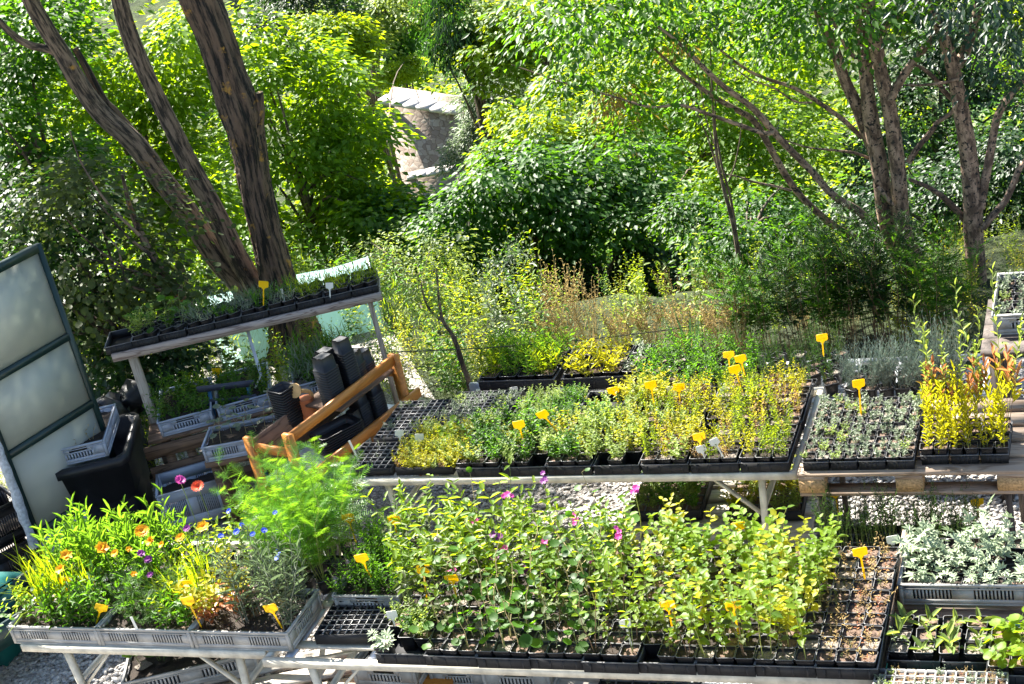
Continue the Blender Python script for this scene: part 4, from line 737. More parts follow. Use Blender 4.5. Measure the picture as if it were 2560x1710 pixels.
# mallow flowers on tall stalks
for i, (px, py, lab) in enumerate(((1240, 1340, 'lower'), (1265, 1375, 'small'), (1362, 1362, 'broad'), (1355, 1202, 'topmost'), (1270, 1240, 'dusky'), (1585, 1222, 'far right'), (1062, 1538, 'lowest'), (1188, 1298, 'mauve'), (1440, 1300, 'pale'), (1310, 1420, 'low'), (1130, 1420, 'leaning'), (1490, 1395, 'round'), (1225, 1400, 'ragged'), (1545, 1330, 'deep'))):
    g = G(); c = aty(px, py, uvY := float(W(2.2 + (px - 1050) / 470, .12 if py > 1500 else .38 if py > 1320 else .75, 0)[1])); rr = np.random.default_rng(900 + i)
    base = np.array([c[0] + rr.normal(0, .03), c[1], .83]); g.tube(smooth_path([base, (base + c) / 2 + [.02, 0, 0], c], 6), .002, 'stem_lime', 4)
    root = thing('mallow_stalk', f'pink mallow bloom on a thin stalk, the {lab} one over the front table', 'flower', base, 0, 'pink mallow blooms'); g2 = G(); o = g.build('stalk', root); o.data.transform(Matrix.Translation(Vector(-base)))
    for q in range(4): flower(g2, c - base + rr.normal(0, .014, 3), .022 if q == 0 else .016, 'petal_pink' if i % 3 else 'petal_purple', 6, rr)
    g2.build('bloom', root)

# ------------------------------------------------------------------ second table: seven trays across
UB = 2.03
def back_kind(c, k):
    t = c // 3; x = RNG.uniform()
    if t <= 1: return 'mint' if x < .8 else 'bush'
    if t == 2: return 'bush' if x < .7 else 'mint'
    if t == 3: return 'bush' if x < .75 else 'thin'
    if t == 4: return 'thin' if x < .5 else ('bush' if x < .8 else 'rust')
    if t == 5: return 'thin' if x < .85 else 'rust'
    return 'thin' if k < 3 or x < .45 else 'rust'
for t in range(7):
    for half in range(2):
        if t < 2 and half == 1: continue
        o = tag(link('carry_tray', TRAY5), f'black carry tray of pots, {ORD[t + 1]} from the left, {"front" if half == 0 else "rear"} half of the second table', 'tray', 'black carry trays on the second table')
        o.location = Vector(W(UB + .145 + t * .29, 1.745 + .233 + half * .47, ZT + .002)); o.rotation_euler.z = TH + RNG.normal(0, .012)
for c in range(21):
    for k in range(10):
        if (c < 6 and k > 4) or (c < 9 and k > 6) or (c in (9, 10, 11) and k == 0 and c != 10) or RNG.uniform() < .07: continue
        kd = back_kind(c, k); p = W(UB + .0075 + (c // 3) * .29 + (c % 3 + .5) * .0915, 1.75 + (k + .5) * .0925, ZT + .007)
        potted(kd, p, TH + RNG.normal(0, .06), f'pot of {CF_[kd]} plants, {ORD[c + 1]} from left in {ORD[k + 1]} row of second table', 'potted plants on the second table')

# ------------------------------------------------------------------ module trays
def cell_tray(label, p, rz, nu, nv, cell, h, m='black_matte', seed=None, sm=None, dens=.8, soil=.5, group='module trays', lip=.008, wall=.006, sc_=1.0):
    r = thing('module_tray', label, 'tray', p, rz, group); g = G(); L, D = nu * cell, nv * cell
    for i in range(nu + 1): g.box(((i - nu / 2) * cell, 0, h - .004 if 0 < i < nu else h / 2), (wall, D + wall, .008 if 0 < i < nu else h), 'rim_glint_black' if m == 'black_matte' and 0 < i < nu else m)
    for j in range(nv + 1): g.box((0, (j - nv / 2) * cell, h - .0035 if 0 < j < nv else h / 2 + .0005), (L - wall, wall, .007 if 0 < j < nv else h - .001), 'rim_glint_black' if m == 'black_matte' and 0 < j < nv else m)
    for i in range(1, nu): g.box(((i - nu / 2) * cell, 0, h * .45), (wall * .6, D - wall * 2, h * .75), m)
    for j in range(1, nv): g.box((0, (j - nv / 2) * cell, h * .43), (L - wall * 2, wall * .55, h * .7), m)
    g.box((0, 0, .003), (L - wall, D - wall, .005), m); g.build('cells', r)
    g = G(); g.box((0, 0, h * soil), (L - wall * 2.5, D - wall * 2.5, .004), 'soil_dry' if RNG.uniform() < .4 else 'soil'); g.build('soil', r)
    if seed:
        n = 0
        for i in range(nu):
            for j in range(nv):
                if RNG.uniform() > dens or n >= 100: continue
                kd = seed(i, j) if callable(seed) else seed
                if kd is None: continue
                q = link('seedling', KIND[kd][int(RNG.integers(len(KIND[kd])))], r); s = sc_ * float(RNG.uniform(.7, 1.1)); q.scale = (s,) * 3; q.location = ((i - nu / 2 + .5) * cell, (j - nv / 2 + .5) * cell, h * soil - .074 * s + .003); q.rotation_euler.z = float(RNG.uniform(0, 6)); n += 1
    return r
cell_tray('black module tray of lime seedlings at the left end of the second table', W(1.80, 2.02, ZT + .002), TH, 8, 10, .047, .055, seed=lambda i, j: 'lettuce' if j > 4 and RNG.uniform() < .5 else ('bush' if RNG.uniform() < .7 else 'rust'), sc_=.8, dens=.92)
cell_tray('nearly empty black module tray at the far left corner of the second table', W(1.415, 1.95, ZT + .002), TH, 7, 7, .047, .05, seed='twiggy', dens=.2, sc_=.5)
cell_tray('half empty black module tray in the far left corner of the second table', W(1.47, 2.42, ZT + .002), TH + .02, 8, 11, .045, .05, seed='greygreen', dens=.25, sc_=.6, soil=.35)
cell_tray('black module tray behind the mint pots on the second table', W(2.38, 2.52, ZT + .002), TH - .01, 9, 8, .047, .05, seed='mint', dens=.6, sc_=.6, soil=.4)
cell_tray('black module tray of sparse grey seedlings behind the lime seedlings', W(1.90, 2.56, ZT + .002), TH, 11, 10, .042, .05, seed='greygreen', dens=.6, sc_=.7, soil=.35)
cell_tray('empty black module tray poking out beside the bushy crate on the front table', W(2.04, .24, ZT + .004), TH + .06, 9, 7, .043, .06, soil=.2)
# ------------------------------------------------------------------ pallet with grey-green pots and red-leaved spires
def pallet(label, p, rz, L=1.2, D=.8, m='pallet_wood', blocks='chipboard', n_top=5, group='wooden pallets'):
    r = thing('pallet', label, 'pallet', p, rz, group)
    for j in range(3):
        g = G(); y = (-1, 0, 1)[j] * (D / 2 - .05); g.box((0, y, .011), (L, .098, .022), m); g.build('bottom_board', r)
        for x in (-L / 2 + .0725, 0, L / 2 - .0725): g = G(); g.box((x, y + (.001 if j else -.003), .061), (.143, .097, .078), blocks); g.build('block', r)
    for x in (-L / 2 + .0725, 0, L / 2 - .0725): g = G(); g.box((x, 0, .111), (.142, D, .022), m, None); g.build('stringer_board', r)
    w = .118
    for k in range(n_top): g = G(); g.box((0, -D / 2 + w / 2 + k * (D - w) / (n_top - 1), .1335), (L, w, .022), m); g.build('top_board', r)
    return r
pallet('weathered wooden pallet raised on dark legs, carrying trays at right', W(4.71, 2.08, .635), TH)
rt = thing('trestle', 'dark thin legged steel trestle under the raised pallet', 'trestle', W(4.71, 2.08, 0), TH)
g = G()
for s in (-1, 1): g.box((s * .5, 0, .622), (.035, .74, .024), 'black_matte'); g.box((0, s * .3, .6), (.97, .03, .02), 'black_matte')
g.build('frame', rt)
for x in (-.5, .5):
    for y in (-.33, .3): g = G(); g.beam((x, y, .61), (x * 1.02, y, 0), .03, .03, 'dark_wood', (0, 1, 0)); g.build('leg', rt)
ZP = .7805
TR2 = mesh_tray(.148, .36, .055)
for t in range(4):
    for h_ in range(2):
        o = tag(link('carry_tray', TR2), f'narrow black tray of grey green pots on the pallet, {ORD[t + 1]} from left, {"near" if h_ == 0 else "far"} row', 'tray', 'narrow trays on the pallet'); o.location = Vector(W(4.215 + t * .152, 1.885 + h_ * .365, ZP)); o.rotation_euler.z = TH + RNG.normal(0, .008)
PS = .072 / .092
for c in range(8):
    for k in range(9):
        p = W(4.176 + c * .0757, 1.745 + k * .0775, ZP + .005); r = potted('greygreen' if RNG.uniform() < .93 else None, p, TH + RNG.normal(0, .04), f'small pot of grey green seedlings, {ORD[c + 1]} from left in {ORD[k + 1]} row on the pallet', 'grey green seedlings on the pallet'); r.scale = (PS, PS, PS)
for t in range(3):
    o = tag(link('carry_tray', TR2), f'narrow black tray of red leaved spires on the pallet, {ORD[t + 1]} from left', 'tray', 'spire trays on the pallet'); o.location = Vector(W(4.845 + t * .157, 1.93, ZP)); o.rotation_euler.z = TH + RNG.normal(0, .01)
    for c in range(2):
        for k in range(4):
            p = W(4.806 + t * .157 + c * .0765, 1.79 + k * .087, ZP + .005); kd = 'snap' if k < 2 else 'snapred'
            r = potted(kd, p, TH + RNG.normal(0, .05), f'pot of {CF_[kd]} plants, {ORD[t * 2 + c + 1]} from left in {ORD[k + 1]} row at pallet right end', 'lime and red spires on the pallet'); r.scale = (PS, PS, 1)

# ------------------------------------------------------------------ crates of bedding plants on the left table
mix = [lambda i, j: ('bedding', 'filigree', 'grassy')[0 if j < 1 else int(RNG.integers(3))], lambda i, j: 'filigree' if i < 3 else ('bedding' if j < 2 else 'grassy'), lambda i, j: 'autumn' if i < 2 else 'cornflower']
nm = ('leftmost', 'middle', 'right hand')
for q, u in enumerate((-.05, .545, 1.145)):
    crate(f'{nm[q]} grey crate of flowering bedding plants on the left table', W(u + .3, .21, ZT), TH, group='planted grey crates on the left table')
    for i in range(5):
        for j in range(4):
            if RNG.uniform() < (.12 if q < 2 else .2) and j < 2: continue
            kd = mix[q](i, j); potted(kd, W(u + .06 + i * .12 + RNG.normal(0, .01), .075 + j * .085 + RNG.normal(0, .008), ZT + .012), RNG.uniform(0, 6), f'{ {"bedding": "leafy", "filigree": "feathery", "grassy": "grassy", "autumn": "red tinged", "cornflower": "blue cornflower"}[kd] } plant {("in", "in")[0]} the {nm[q]} bedding crate, {ORD[i + 1]} from left in {ORD[j + 1]} row', 'plants in the bedding crates', name='bedding_plant', pot=False, ps=1.0)
for i in range(12):
    u = .0 + i * .115; kd = 'strappy' if u < .75 else ('bedding' if u < 1.0 else 'tall')
    for k in range(3): potted(kd, W(u + RNG.normal(0, .01), .48 + k * .17, ZT + .002), RNG.uniform(0, 6), f'{"strap leaved" if kd == "strappy" else "leafy"} pot behind the bedding crates, {ORD[i + 1]} from left in {ORD[k + 1]} row', 'tall pots behind the bedding crates', ps=.9)
for i in range(4):
    for k in range(3): potted('fern', W(1.36 + i * .11, .56 + k * .17, ZT + .002), RNG.uniform(0, 6), f'pot of bright feathery foliage behind the cornflowers, {ORD[i + 1]} from left in {ORD[k + 1]} row', 'feathery foliage pots', ps=1.08)
def bloom(px, py, v, r, m, label, n=8, cat='flower', up=.5, stem='stem_green'):
    u0, _ = uv(aty(px, py, 7.5)); Y = 7.79 - .407 * 0 + 0
    # put the bloom on the vertical plane v = const of the table
    d = ray(px, py); t = ((O2 + V * v - CP) @ V) / (d @ V); c = CP + d * t; rr = np.random.default_rng(int(px * 7 + py)); b = np.array([c[0] + rr.normal(0, .02), c[1], .83])
    r *= .92; root = thing('flower', label, cat, b, 0, 'blooms on the left table'); g = G(); g.tube(smooth_path([[0, 0, 0], (c - b) * .5 + [.015, 0, 0], c - b], 6), .0022, stem, 4); g.build('stalk', root)
    g = G(); flower(g, c - b, r, m, n, rr, up); flower(g, c - b + [0, 0, .004], r * .6, m, n, rr, up * 1.4); g.build('bloom', root)
for px, py, v, r, m, lab, n in ((355, 1330, .35, .05, 'petal_orange', 'largest double orange marigold bloom in the left crates', 13), (165, 1390, .2, .045, 'petal_orange', 'cup shaped orange poppy at far left', 6), (255, 1372, .25, .05, 'petal_orange', 'orange poppy left of the largest marigold', 6), (288, 1384, .25, .03, 'petal_orange', 'small orange marigold beside the poppies', 11),
                                (322, 1374, .3, .024, 'petal_orange', 'half open orange bud below the largest marigold', 6), (377, 1354, .3, .035, 'petal_orange', 'orange marigold just under the largest one', 11), (452, 1345, .3, .034, 'petal_orange', 'orange marigold near the cornflowers', 11), (508, 1318, .35, .045, 'petal_orange', 'bright orange poppy facing away near the zinnia', 6), (152, 1424, .15, .038, 'petal_orange', 'orange poppy directly above the leftmost yellow label', 6), (335, 1436, .2, .024, 'petal_orange', 'small orange bloom above the crate divide', 6), (405, 1362, .3, .025, 'petal_orange', 'tiny orange bloom between marigold and purple stock', 9),
                                (352, 1385, .25, .03, 'petal_purple', 'purple stock bloom, upper one', 7), (372, 1400, .25, .032, 'petal_purple', 'purple stock bloom, middle one', 7), (376, 1438, .2, .024, 'petal_purple', 'purple stock bloom, lowest one', 7), (468, 1322, .35, .028, 'petal_purple', 'dusky purple scabious beside the orange poppy', 9),
                                (495, 1285 - 67, .62, .045, 'petal_red', 'scarlet zinnia on a long stalk', 14), (450, 1202, .62, .038, 'petal_pink', 'faded pink zinnia beside the scarlet one', 12),
                                (552, 1341, .3, .022, 'petal_blue', 'cornflower at the left of the blue patch', 9), (573, 1278, .45, .02, 'petal_blue', 'topmost cornflower of the blue patch', 9), (592, 1330, .3, .024, 'petal_blue', 'cornflower in the middle of the blue patch', 9), (632, 1336, .3, .02, 'petal_blue', 'lower cornflower right of the patch', 9), (660, 1327, .3, .022, 'petal_blue', 'right most cornflower of the patch', 9), (604, 1313, .35, .018, 'petal_blue', 'small cornflower above the middle one', 9), (688, 1282, .45, .018, 'petal_blue', 'cornflower near the feathery foliage', 9)):
    bloom(px, py, v, r, m, lab, n)
# trailing round-leaved plant spilling over the left corner
g = G(); rr = np.random.default_rng(4)
for q in range(7): plant(g, rr, 1, .22, .05, .9, (.04, .036), 9, .1, .1, 'round', 'leaf_olive' if q % 2 else 'leaf_mid', 'stem_brown', .002, base=(rr.normal(0, .06), rr.normal(0, .05), 0))
o = g.build('trailing_plant'); o.location = Vector(W(-.12, .02, .78)); tag(o, 'blurred round leaved sprig spilling over the left corner of the left table', 'plant')

# bushy crate on the front table
crate('grey crate of bushy green herbs at the left end of the front table', W(2.05, .64, ZT + .004), TH + 1.571, group=None)
for i in range(4):
    for j in range(6): potted('bushy' if j < 4 or i < 2 else 'tall', W(1.90 + i * .1, .39 + j * .1, ZT + .012), RNG.uniform(0, 6), f'bushy green herb in the crate at front table left, {ORD[i + 1]} across in {ORD[j + 1]} row', 'bushy herbs in the front crate', name='bushy_herb', pot=False)

# ------------------------------------------------------------------ right hand low bench with teal liner
rt = thing('plank_bench', 'low plank bench with a teal liner tray at the lower right corner', 'bench', W(5.1, .3, 0), TH); g = G()
for k in range(6): g = G(); g.box((0, -.75 + k * .3, .655), (.70, .285, .025), 'pallet_wood'); g.build('plank', rt)
for s in (-1, 1): g = G(); g.box((s * .362, 0, .675), (.022, 1.82, .09), 'pallet_wood'); g.build('side_rail', rt)
for x in (-.3, .3):
    for y in (-.8, .8): g = G(); g.box((x, y, .32), (.06, .06, .64), 'old_wood'); g.build('leg', rt)
rt = thing('liner_tray', 'teal plastic liner tray under the potted rosettes at lower right', 'tray', W(5.09, -.03, .669), TH); g = G(); g.box((0, 0, .003), (.64, .92, .005), 'teal_plastic')
for s in (-1, 1): g.box((s * .318, 0, .022), (.005, .92, .034), 'teal_plastic'); g.box((0, s * .458, .022), (.63, .005, .034), 'teal_plastic')
g.build('shell', rt)
crate('grey crate of silvery finger leaved plants at right below the pallet', W(5.075, .79, .689), TH, group=None)
for i in range(6):
    for j in range(4):
        if RNG.uniform() < .08: continue
        r = potted('silver', W(4.84 + i * .094, .645 + j * .094, .70), TH + RNG.normal(0, .08), f'silvery finger leaved plant in the right crate, {ORD[i + 1]} from left in {ORD[j + 1]} row', 'silvery plants in the right crate', ps=1.0); r.scale = (.98, .98, 1.0 + .12 * j)
for t in range(2):
    o = tag(link('carry_tray', TRAY5), f'black carry tray of young rosettes, {("left", "right")[t]} one of two on the teal liner', 'tray', 'rosette trays'); o.location = Vector(W(4.895 + t * .285 * .86, .26, .677)); o.scale = (.85, .72, 1); o.rotation_euler.z = TH + .01 * t
for c in range(4):
    for k in range(3):
        kd = 'rosette' if (c or k) else 'twiggy'; potted(kd, W(4.84 + c * .111 - .01, .155 + k * .1, .684), TH + RNG.normal(0, .05), f'young rosette plant in black pot, {ORD[c + 1]} from left in {ORD[k + 1]} row on teal liner', 'young rosettes on the teal liner', soil=(2, 4, 5)[int(RNG.integers(3))])
for c in range(2):
    for k in range(3): potted('lettuce', W(5.275 + c * .096, .05 + k * .1, .70), TH + RNG.normal(0, .04), f'lettuce like seedling pot right of the rosettes, {ORD[c + 1]} from left in {ORD[k + 1]} row', 'lettuce like seedlings', soil=2)
o = tag(link('carry_tray', TRAY5), 'black carry tray of lettuce like seedlings at the right edge of the teal liner', 'tray'); o.location = Vector(W(5.32, .15, .677)); o.scale = (.72, .68, 1.2); o.rotation_euler.z = TH
cell_tray('pale rimmed module tray of tiny seedlings at the bottom right corner', W(5.03, -.16, .72), TH, 13, 7, .0435, .05, m='grey_plastic', seed=lambda i, j: 'greygreen' if RNG.uniform() < .5 else 'dry', sc_=.5, dens=.75, soil=.7)
# rosemary-like pots in the pallet's shade
for t, (u, lab) in enumerate(((4.42, 'left'), (4.86, 'right'))):
    crt = cell_tray(f'deep black tray of dark upright seedlings in the shade under the pallet, {lab} one', W(u, 1.62, .32), TH, 5, 3, .083, .08, seed='upright', dens=1, sc_=1.1, soil=.8, group='dark upright seedling trays')
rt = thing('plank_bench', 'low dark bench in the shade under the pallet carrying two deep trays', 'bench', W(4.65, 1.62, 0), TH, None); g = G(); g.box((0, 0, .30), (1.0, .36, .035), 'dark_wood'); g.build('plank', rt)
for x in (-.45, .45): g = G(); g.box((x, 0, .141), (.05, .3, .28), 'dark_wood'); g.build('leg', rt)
# stacked crates cut by the right edge, table with a crate at upper right
crate('blue grey crate cut off by the right edge, beside the pallet', W(5.66, 1.75, .30), TH + .1, m='blue_grey_plastic', group=None)
crate('grey crate cut off by the right edge, under the blue grey one', W(5.66, 1.74, .175), TH + .08, group=None)
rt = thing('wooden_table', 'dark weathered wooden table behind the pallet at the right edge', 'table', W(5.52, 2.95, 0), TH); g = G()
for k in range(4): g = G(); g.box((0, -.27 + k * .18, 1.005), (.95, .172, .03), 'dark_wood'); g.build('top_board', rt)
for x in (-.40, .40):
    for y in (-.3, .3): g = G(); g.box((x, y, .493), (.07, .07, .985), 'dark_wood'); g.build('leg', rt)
g = G(); g.box((0, -.305, .42), (.72, .025, .12), 'old_wood'); g.build('rail', rt)
P_ = at(2478, 790, 1.15)
crate('grey crate of small silvery plants on the dark table at the right edge', corner(P_, TH, .4, .6, .13, 1.151), TH + 1.571, group=None) if False else None
cx = crate('grey crate of small silvery plants on the dark table at the right edge', (P_ + U * .2 + V * .3) * [1, 1, 0] + [0, 0, 1.021], TH + 1.571, H=.13, group=None)
for i in range(4):
    for j in range(5):
        r = potted('greygreen', (P_ + U * (.06 + i * .092) + V * (.07 + j * .11)) * [1, 1, 0] + [0, 0, 1.032], TH + RNG.normal(0, .1), f'small silvery seedling in the upper right crate, {ORD[i + 1]} from left in {ORD[j + 1]} row', 'silvery seedlings in the upper right crate')

# ------------------------------------------------------------------ rear low bench with two big trays, and the shaded row behind the pallet
rt = thing('trestle', 'low galvanised trestle behind the second table carrying two big trays', 'trestle', W(2.1, 3.65, 0), TH); g = G()
for s in (-1, 1): g.box((0, s * .17, .425), (1.3, .04, .03), 'galvanised')
g.build('frame', rt)
for x in (-.05, .1):
    for y in (-.17, .17): g = G(); g.beam((x, y, .41), (x + .02, y * 1.2, 0), .03, .03, 'galvanised', (0, 1, 0)); g.build('leg', rt)
for x in (-.62, .62): g = G(); g.beam((x, 0, .41), (x, 0, 0), .035, .3, 'galvanised', (1, 0, 0)); g.build('leg', rt)
for t in range(2):
    o = tag(link('carry_tray', TRAY5), f'large black tray of {("green bushy", "yellow green leafy")[t]} plants on the low trestle behind the second table', 'tray', 'large trays on the low trestle'); o.location = Vector(W(1.80 + t * .63, 3.65, .442)); o.scale = (2.1, 1.0, 1.5); o.rotation_euler.z = TH + (.03 if t else -.02)
    for c in range(4):
        for k in range(3):
            kd = 'lowlime' if t == 0 else ('lowyellow' if c < 3 else 'greygreen'); r = potted(kd, W(1.80 + t * .63 + (c - 1.5) * .142, 3.65 + (k - 1) * .145, .45), TH + RNG.normal(0, .08), f'{("green bushy", "yellow green leafy")[t]} plant on the low trestle, {ORD[c + 1]} from left in {ORD[k + 1]} row', 'plants on the low trestle', ps=1.0); r.scale = (1.45, 1.45, 1.2)
rt = thing('trestle', 'galvanised trestle behind the pallet carrying dark pots and lavender', 'trestle', W(3.9, 3.3, 0), TH); g = G()
for s in (-1, 1): g.box((0, s * .26, .50), (2.3, .04, .03), 'galvanised')
for k in range(9): g.box((-1.1 + k * .275, 0, .516), (.05, .55, .004), 'galvanised')
g.build('frame', rt)
for x in (-1.05, 0, 1.05):
    for y in (-.24, .24): g = G(); g.beam((x, y, .49), (x, y * 1.15, 0), .035, .035, 'galvanised', (0, 1, 0)); g.build('leg', rt)
for i in range(10):
    for k in range(4): potted('bushy' if i < 6 else 'upright', W(2.85 + i * .135, 3.09 + k * .135, .52), RNG.uniform(0, 6), f'pot of low green foliage on the rear trestle, {ORD[i + 1]} from left in {ORD[k + 1]} row', 'green pots on the rear trestle', ps=.9)
for i in range(7):
    for k in range(2): potted('lavender', W(4.22 + i * .1, 3.0 + k * .15, .52), RNG.uniform(0, 6), f'grey blue lavender clump behind the pallet, {ORD[i + 1]} from left in {("near", "far")[k]} row', 'lavender behind the pallet', ps=.95, name='lavender_plant')

# ------------------------------------------------------------------ under and between the tables
pallet('bleached pallet lying on the gravel below the second table', W(3.42, 2.5, .004), TH + .04, m='bleached_wood', blocks='bleached_wood', group='bleached pallets on the ground')
cell_tray('black tray of young plants on the ground pallet, left one', W(3.12, 2.46, .152), TH + .04, 5, 6, .088, .07, seed='mint', sc_=.9, dens=.9, soil=.85, group='trays on the ground pallet')
cell_tray('black tray of young plants on the ground pallet, right one', W(3.74, 2.44, .152), TH + .06, 5, 6, .088, .07, seed='bush', sc_=.9, dens=.9, soil=.85, group='trays on the ground pallet')
pallet('bleached pallet on the ground under the gap between the two front tables', W(1.4, .42, .004), TH + .35, m='bleached_wood', blocks='bleached_wood', n_top=5, group='bleached pallets on the ground')
pallet('bleached pallet on the ground under the middle of the front table', W(2.75, .62, .004), TH, m='bleached_wood', blocks='bleached_wood', group='bleached pallets on the ground')
pallet('bleached pallet on the ground under the right end of the front table', W(4.05, .75, .004), TH, m='bleached_wood', blocks='bleached_wood', group='bleached pallets on the ground')
rt = thing('orange_plank', 'orange stained plank under the grey crates below the front table', 'plank', W(2.05, .56, .15), TH); g = G(); g.box((0, 0, .03), (.55, .5, .055), 'orange_wood'); g.build('board', rt)
crate('grey crate with its grip hole showing under the front table', W(1.98, .72, .208), TH + 1.571 - .03, H=.14, group='grey crates under the front table')
crate('pale crate under the front table behind the folding legs', W(2.72, .78, .15), TH + 1.571, H=.17, group='grey crates under the front table', m='grey_plastic')
crate('crate of strawberry leaved plants under the front table', W(2.36, .76, .15), TH + 1.571, L=.5, Wd=.34, group='grey crates under the front table')
for i in range(4): potted('mallow_low', W(2.26 + i * .07, .56 + .07 * (i % 2), .2), RNG.uniform(0, 6), f'strawberry leaved plant under the front table, {ORD[i + 1]} from left', 'strawberry leaved plants', ps=1.25, pot=False)
crate('long grey crate of leafy plants on the ground under the left table', W(.62, .62, .16), TH + .42, L=.8, group=None)
for i in range(6):
    for j in range(2): potted('bedding' if i % 2 else 'mallow_low', W(.36 + i * .105 - .04 * j, .48 + .045 * i + j * .14, .185), RNG.uniform(0, 6), f'leafy plant in the ground crate under the left table, {ORD[i + 1]} from left in {("near", "far")[j]} row', 'plants in the ground crate', pot=False)
cell_tray('black tray of small pots under the front table near the middle', W(3.45, .72, .152), TH, 6, 6, .09, .07, seed='twiggy', dens=.7, soil=.8)
def hole_tray():
    rt = thing('hole_tray', 'white seed tray with rows of round holes under the front table', 'tray', W(3.83, .62, .153), TH, None); g = G(); nx, ny, c = 8, 12, .04; k = 8; a = np.linspace(0, 6.28, k + 1)[:-1] + .3927
    for i in range(nx):
        for j in range(ny):
            o_ = np.array([(i - nx / 2 + .5) * c, (j - ny / 2 + .5) * c, .06]); R = np.stack([np.cos(a), np.sin(a), 0 * a], 1) * .0135; S = np.stack([np.sign(np.cos(a)) * np.minimum(1, np.abs(np.cos(a)) * 1.0824), np.sign(np.sin(a)) * np.minimum(1, np.abs(np.sin(a)) * 1.0824), 0 * a], 1) * c / 2
            Q = np.vstack([o_ + R, o_ + S, o_ + R * .8 - [0, 0, .04]]); F = [[q, (q + 1) % k, k + (q + 1) % k, k + q][::-1] for q in range(k)] + [[q, (q + 1) % k, 2 * k + (q + 1) % k, 2 * k + q] for q in range(k)]; g.add(Q, F, 'white_board')
            g.add(o_ + R * .8 - [0, 0, .04], [list(range(k))], 'soil')
    for s in (-1, 1): g.box((s * nx * c / 2, 0, .03), (.004, ny * c, .06), 'white_board'); g.box((0, s * ny * c / 2, .03), (nx * c - .004, .004, .0598), 'white_board')
    g.build('shell', rt)
hole_tray()
cell_tray('pale rimmed module tray with deep black cells under the front table', W(4.22, .70, .152), TH, 8, 7, .042, .09, m='grey_plastic', seed='twiggy', sc_=.4, dens=.8, soil=.6)

# ------------------------------------------------------------------ orange two tier rack with stacked black pots
A0, A1 = at(711, 1088, 1.0), at(983, 883, 1.0); e = A1 - A0; RL = float(np.linalg.norm(e)); ra = math.atan2(e[1], e[0])
rk = thing('pot_rack', 'orange stained wooden two tier rack full of black pots', 'rack', (*((A0 + A1) / 2)[:2], 0), ra)
g = G(); g.box((0, -.012, .965), (RL, .024, .068), 'orange_wood'); g.build('rail', rk)
g = G(); g.box((.03, -.062, .66), (RL + .12, .024, .068), 'orange_wood'); g.build('rail', rk)
for s in (-1, 1):
    for y0, y1, h_ in ((-.05, .03, 1.0), (.33, .40, .93)): g = G(); g.box((s * (RL / 2 - .016), (y0 + y1) / 2, h_ / 2), (.03, y1 - y0, h_), 'orange_wood'); g.build('post', rk)
    g = G(); g.box((s * (RL / 2 - .016), .18, .86), (.024, .296, .06), 'orange_wood'); g.build('end_rail', rk)
    g = G(); g.box((s * (RL / 2 - .016), .18, .40), (.022, .296, .30), 'orange_wood'); g.build('end_panel', rk)
for z, x0 in ((.885, -.04), (.595, -RL / 2 + .03)): g = G(); g.box(((x0 + RL / 2 - .03) / 2, .18, z), (RL / 2 - .03 - x0, .36, .018), 'white_board' if z < .7 else 'old_wood'); g.build('shelf', rk)
g = G(); g.box((0, .385, .76), (RL - .05, .018, .25), 'old_wood'); g.build('back_board', rk)
def rack_p(x, y, z): c_, s_ = math.cos(ra), math.sin(ra); m_ = (A0 + A1) / 2; return np.array([m_[0] + x * c_ - y * s_, m_[1] + x * s_ + y * c_, z])
def pot_stack(label, p, rz, w, n, flip=True, hgt=.10, step=.019):
    r = thing('pot_stack', label, 'pots', p, rz, 'stacks of black pots')
    for k in range(n):
        g = G(); H = hgt; z = k * step
        ring_mesh(g, [(w * .5, z), (w * .5, z + .011), (w * .45, z + .012), (w * .40, z + H)] if flip else [(w * .36, z), (w * .45, z + H - .014), (w * .5, z + H - .012), (w * .5, z + H), (w * .46, z + H), (w * .44, z + H - .02)], 'black_plastic', False)
        if flip: g.add([[-w * .33, -w * .33, z + H], [w * .33, -w * .33, z + H], [w * .33, w * .33, z + H], [-w * .33, w * .33, z + H]], [[0, 1, 2, 3]], 'black_plastic')
        elif k == n - 1: g.add([[-w * .4, -w * .4, z + H * .5], [w * .4, -w * .4, z + H * .5], [w * .4, w * .4, z + H * .5], [-w * .4, w * .4, z + H * .5]], [[0, 1, 2, 3]], 'black_matte')
        g.build('pot', r)
    return r
rs = [(.04, .12, .155, 22, 'tall stack of upturned black pots at the near side of the rack top'), (.15, .2, .15, 20, 'upturned black pot stack second along the rack top'), (.22, .10, .13, 24, 'tallest narrow stack of upturned pots on the rack top'), (.33, .14, .145, 12, 'shorter upturned pot stack right of the tallest on the rack'), (.42, .13, .12, 9, 'low upturned pot stack near the far end of the rack top')]
for x, y, w, n, lab in rs: pot_stack(lab, rack_p(x, y, .895), ra + RNG.normal(0, .1), w * .84, int(n * .68))
for x, y, w, n, lab in ((.25, .12, .13, 9, 'black pot stack on the lower rack shelf, middle'), (.38, .1, .14, 10, 'black pot stack on the lower rack shelf, far end'), (.14, .09, .10, 5, 'small pale topped pot stack on the lower rack shelf')): pot_stack(lab, rack_p(x, y, .605), ra, w * .85, n)
r = thing('tray_stack', 'stack of empty black trays at the near end of the lower rack shelf', 'trays', rack_p(-.06, .08, .605), ra - .3)
for k in range(7): g = G(); ring_mesh(g, [(.09, k * .017), (.10, k * .017 + .05), (.108, k * .017 + .052), (.108, k * .017 + .06), (.10, k * .017 + .06), (.09, k * .017 + .012)], 'black_plastic'); o = g.build('tray', r); o.scale = (1.5, .95, 1)
pot_stack('single stack of upright nested black pots left of the rack', at(735, 1075, .72), ra - .1, .15, 13, False)
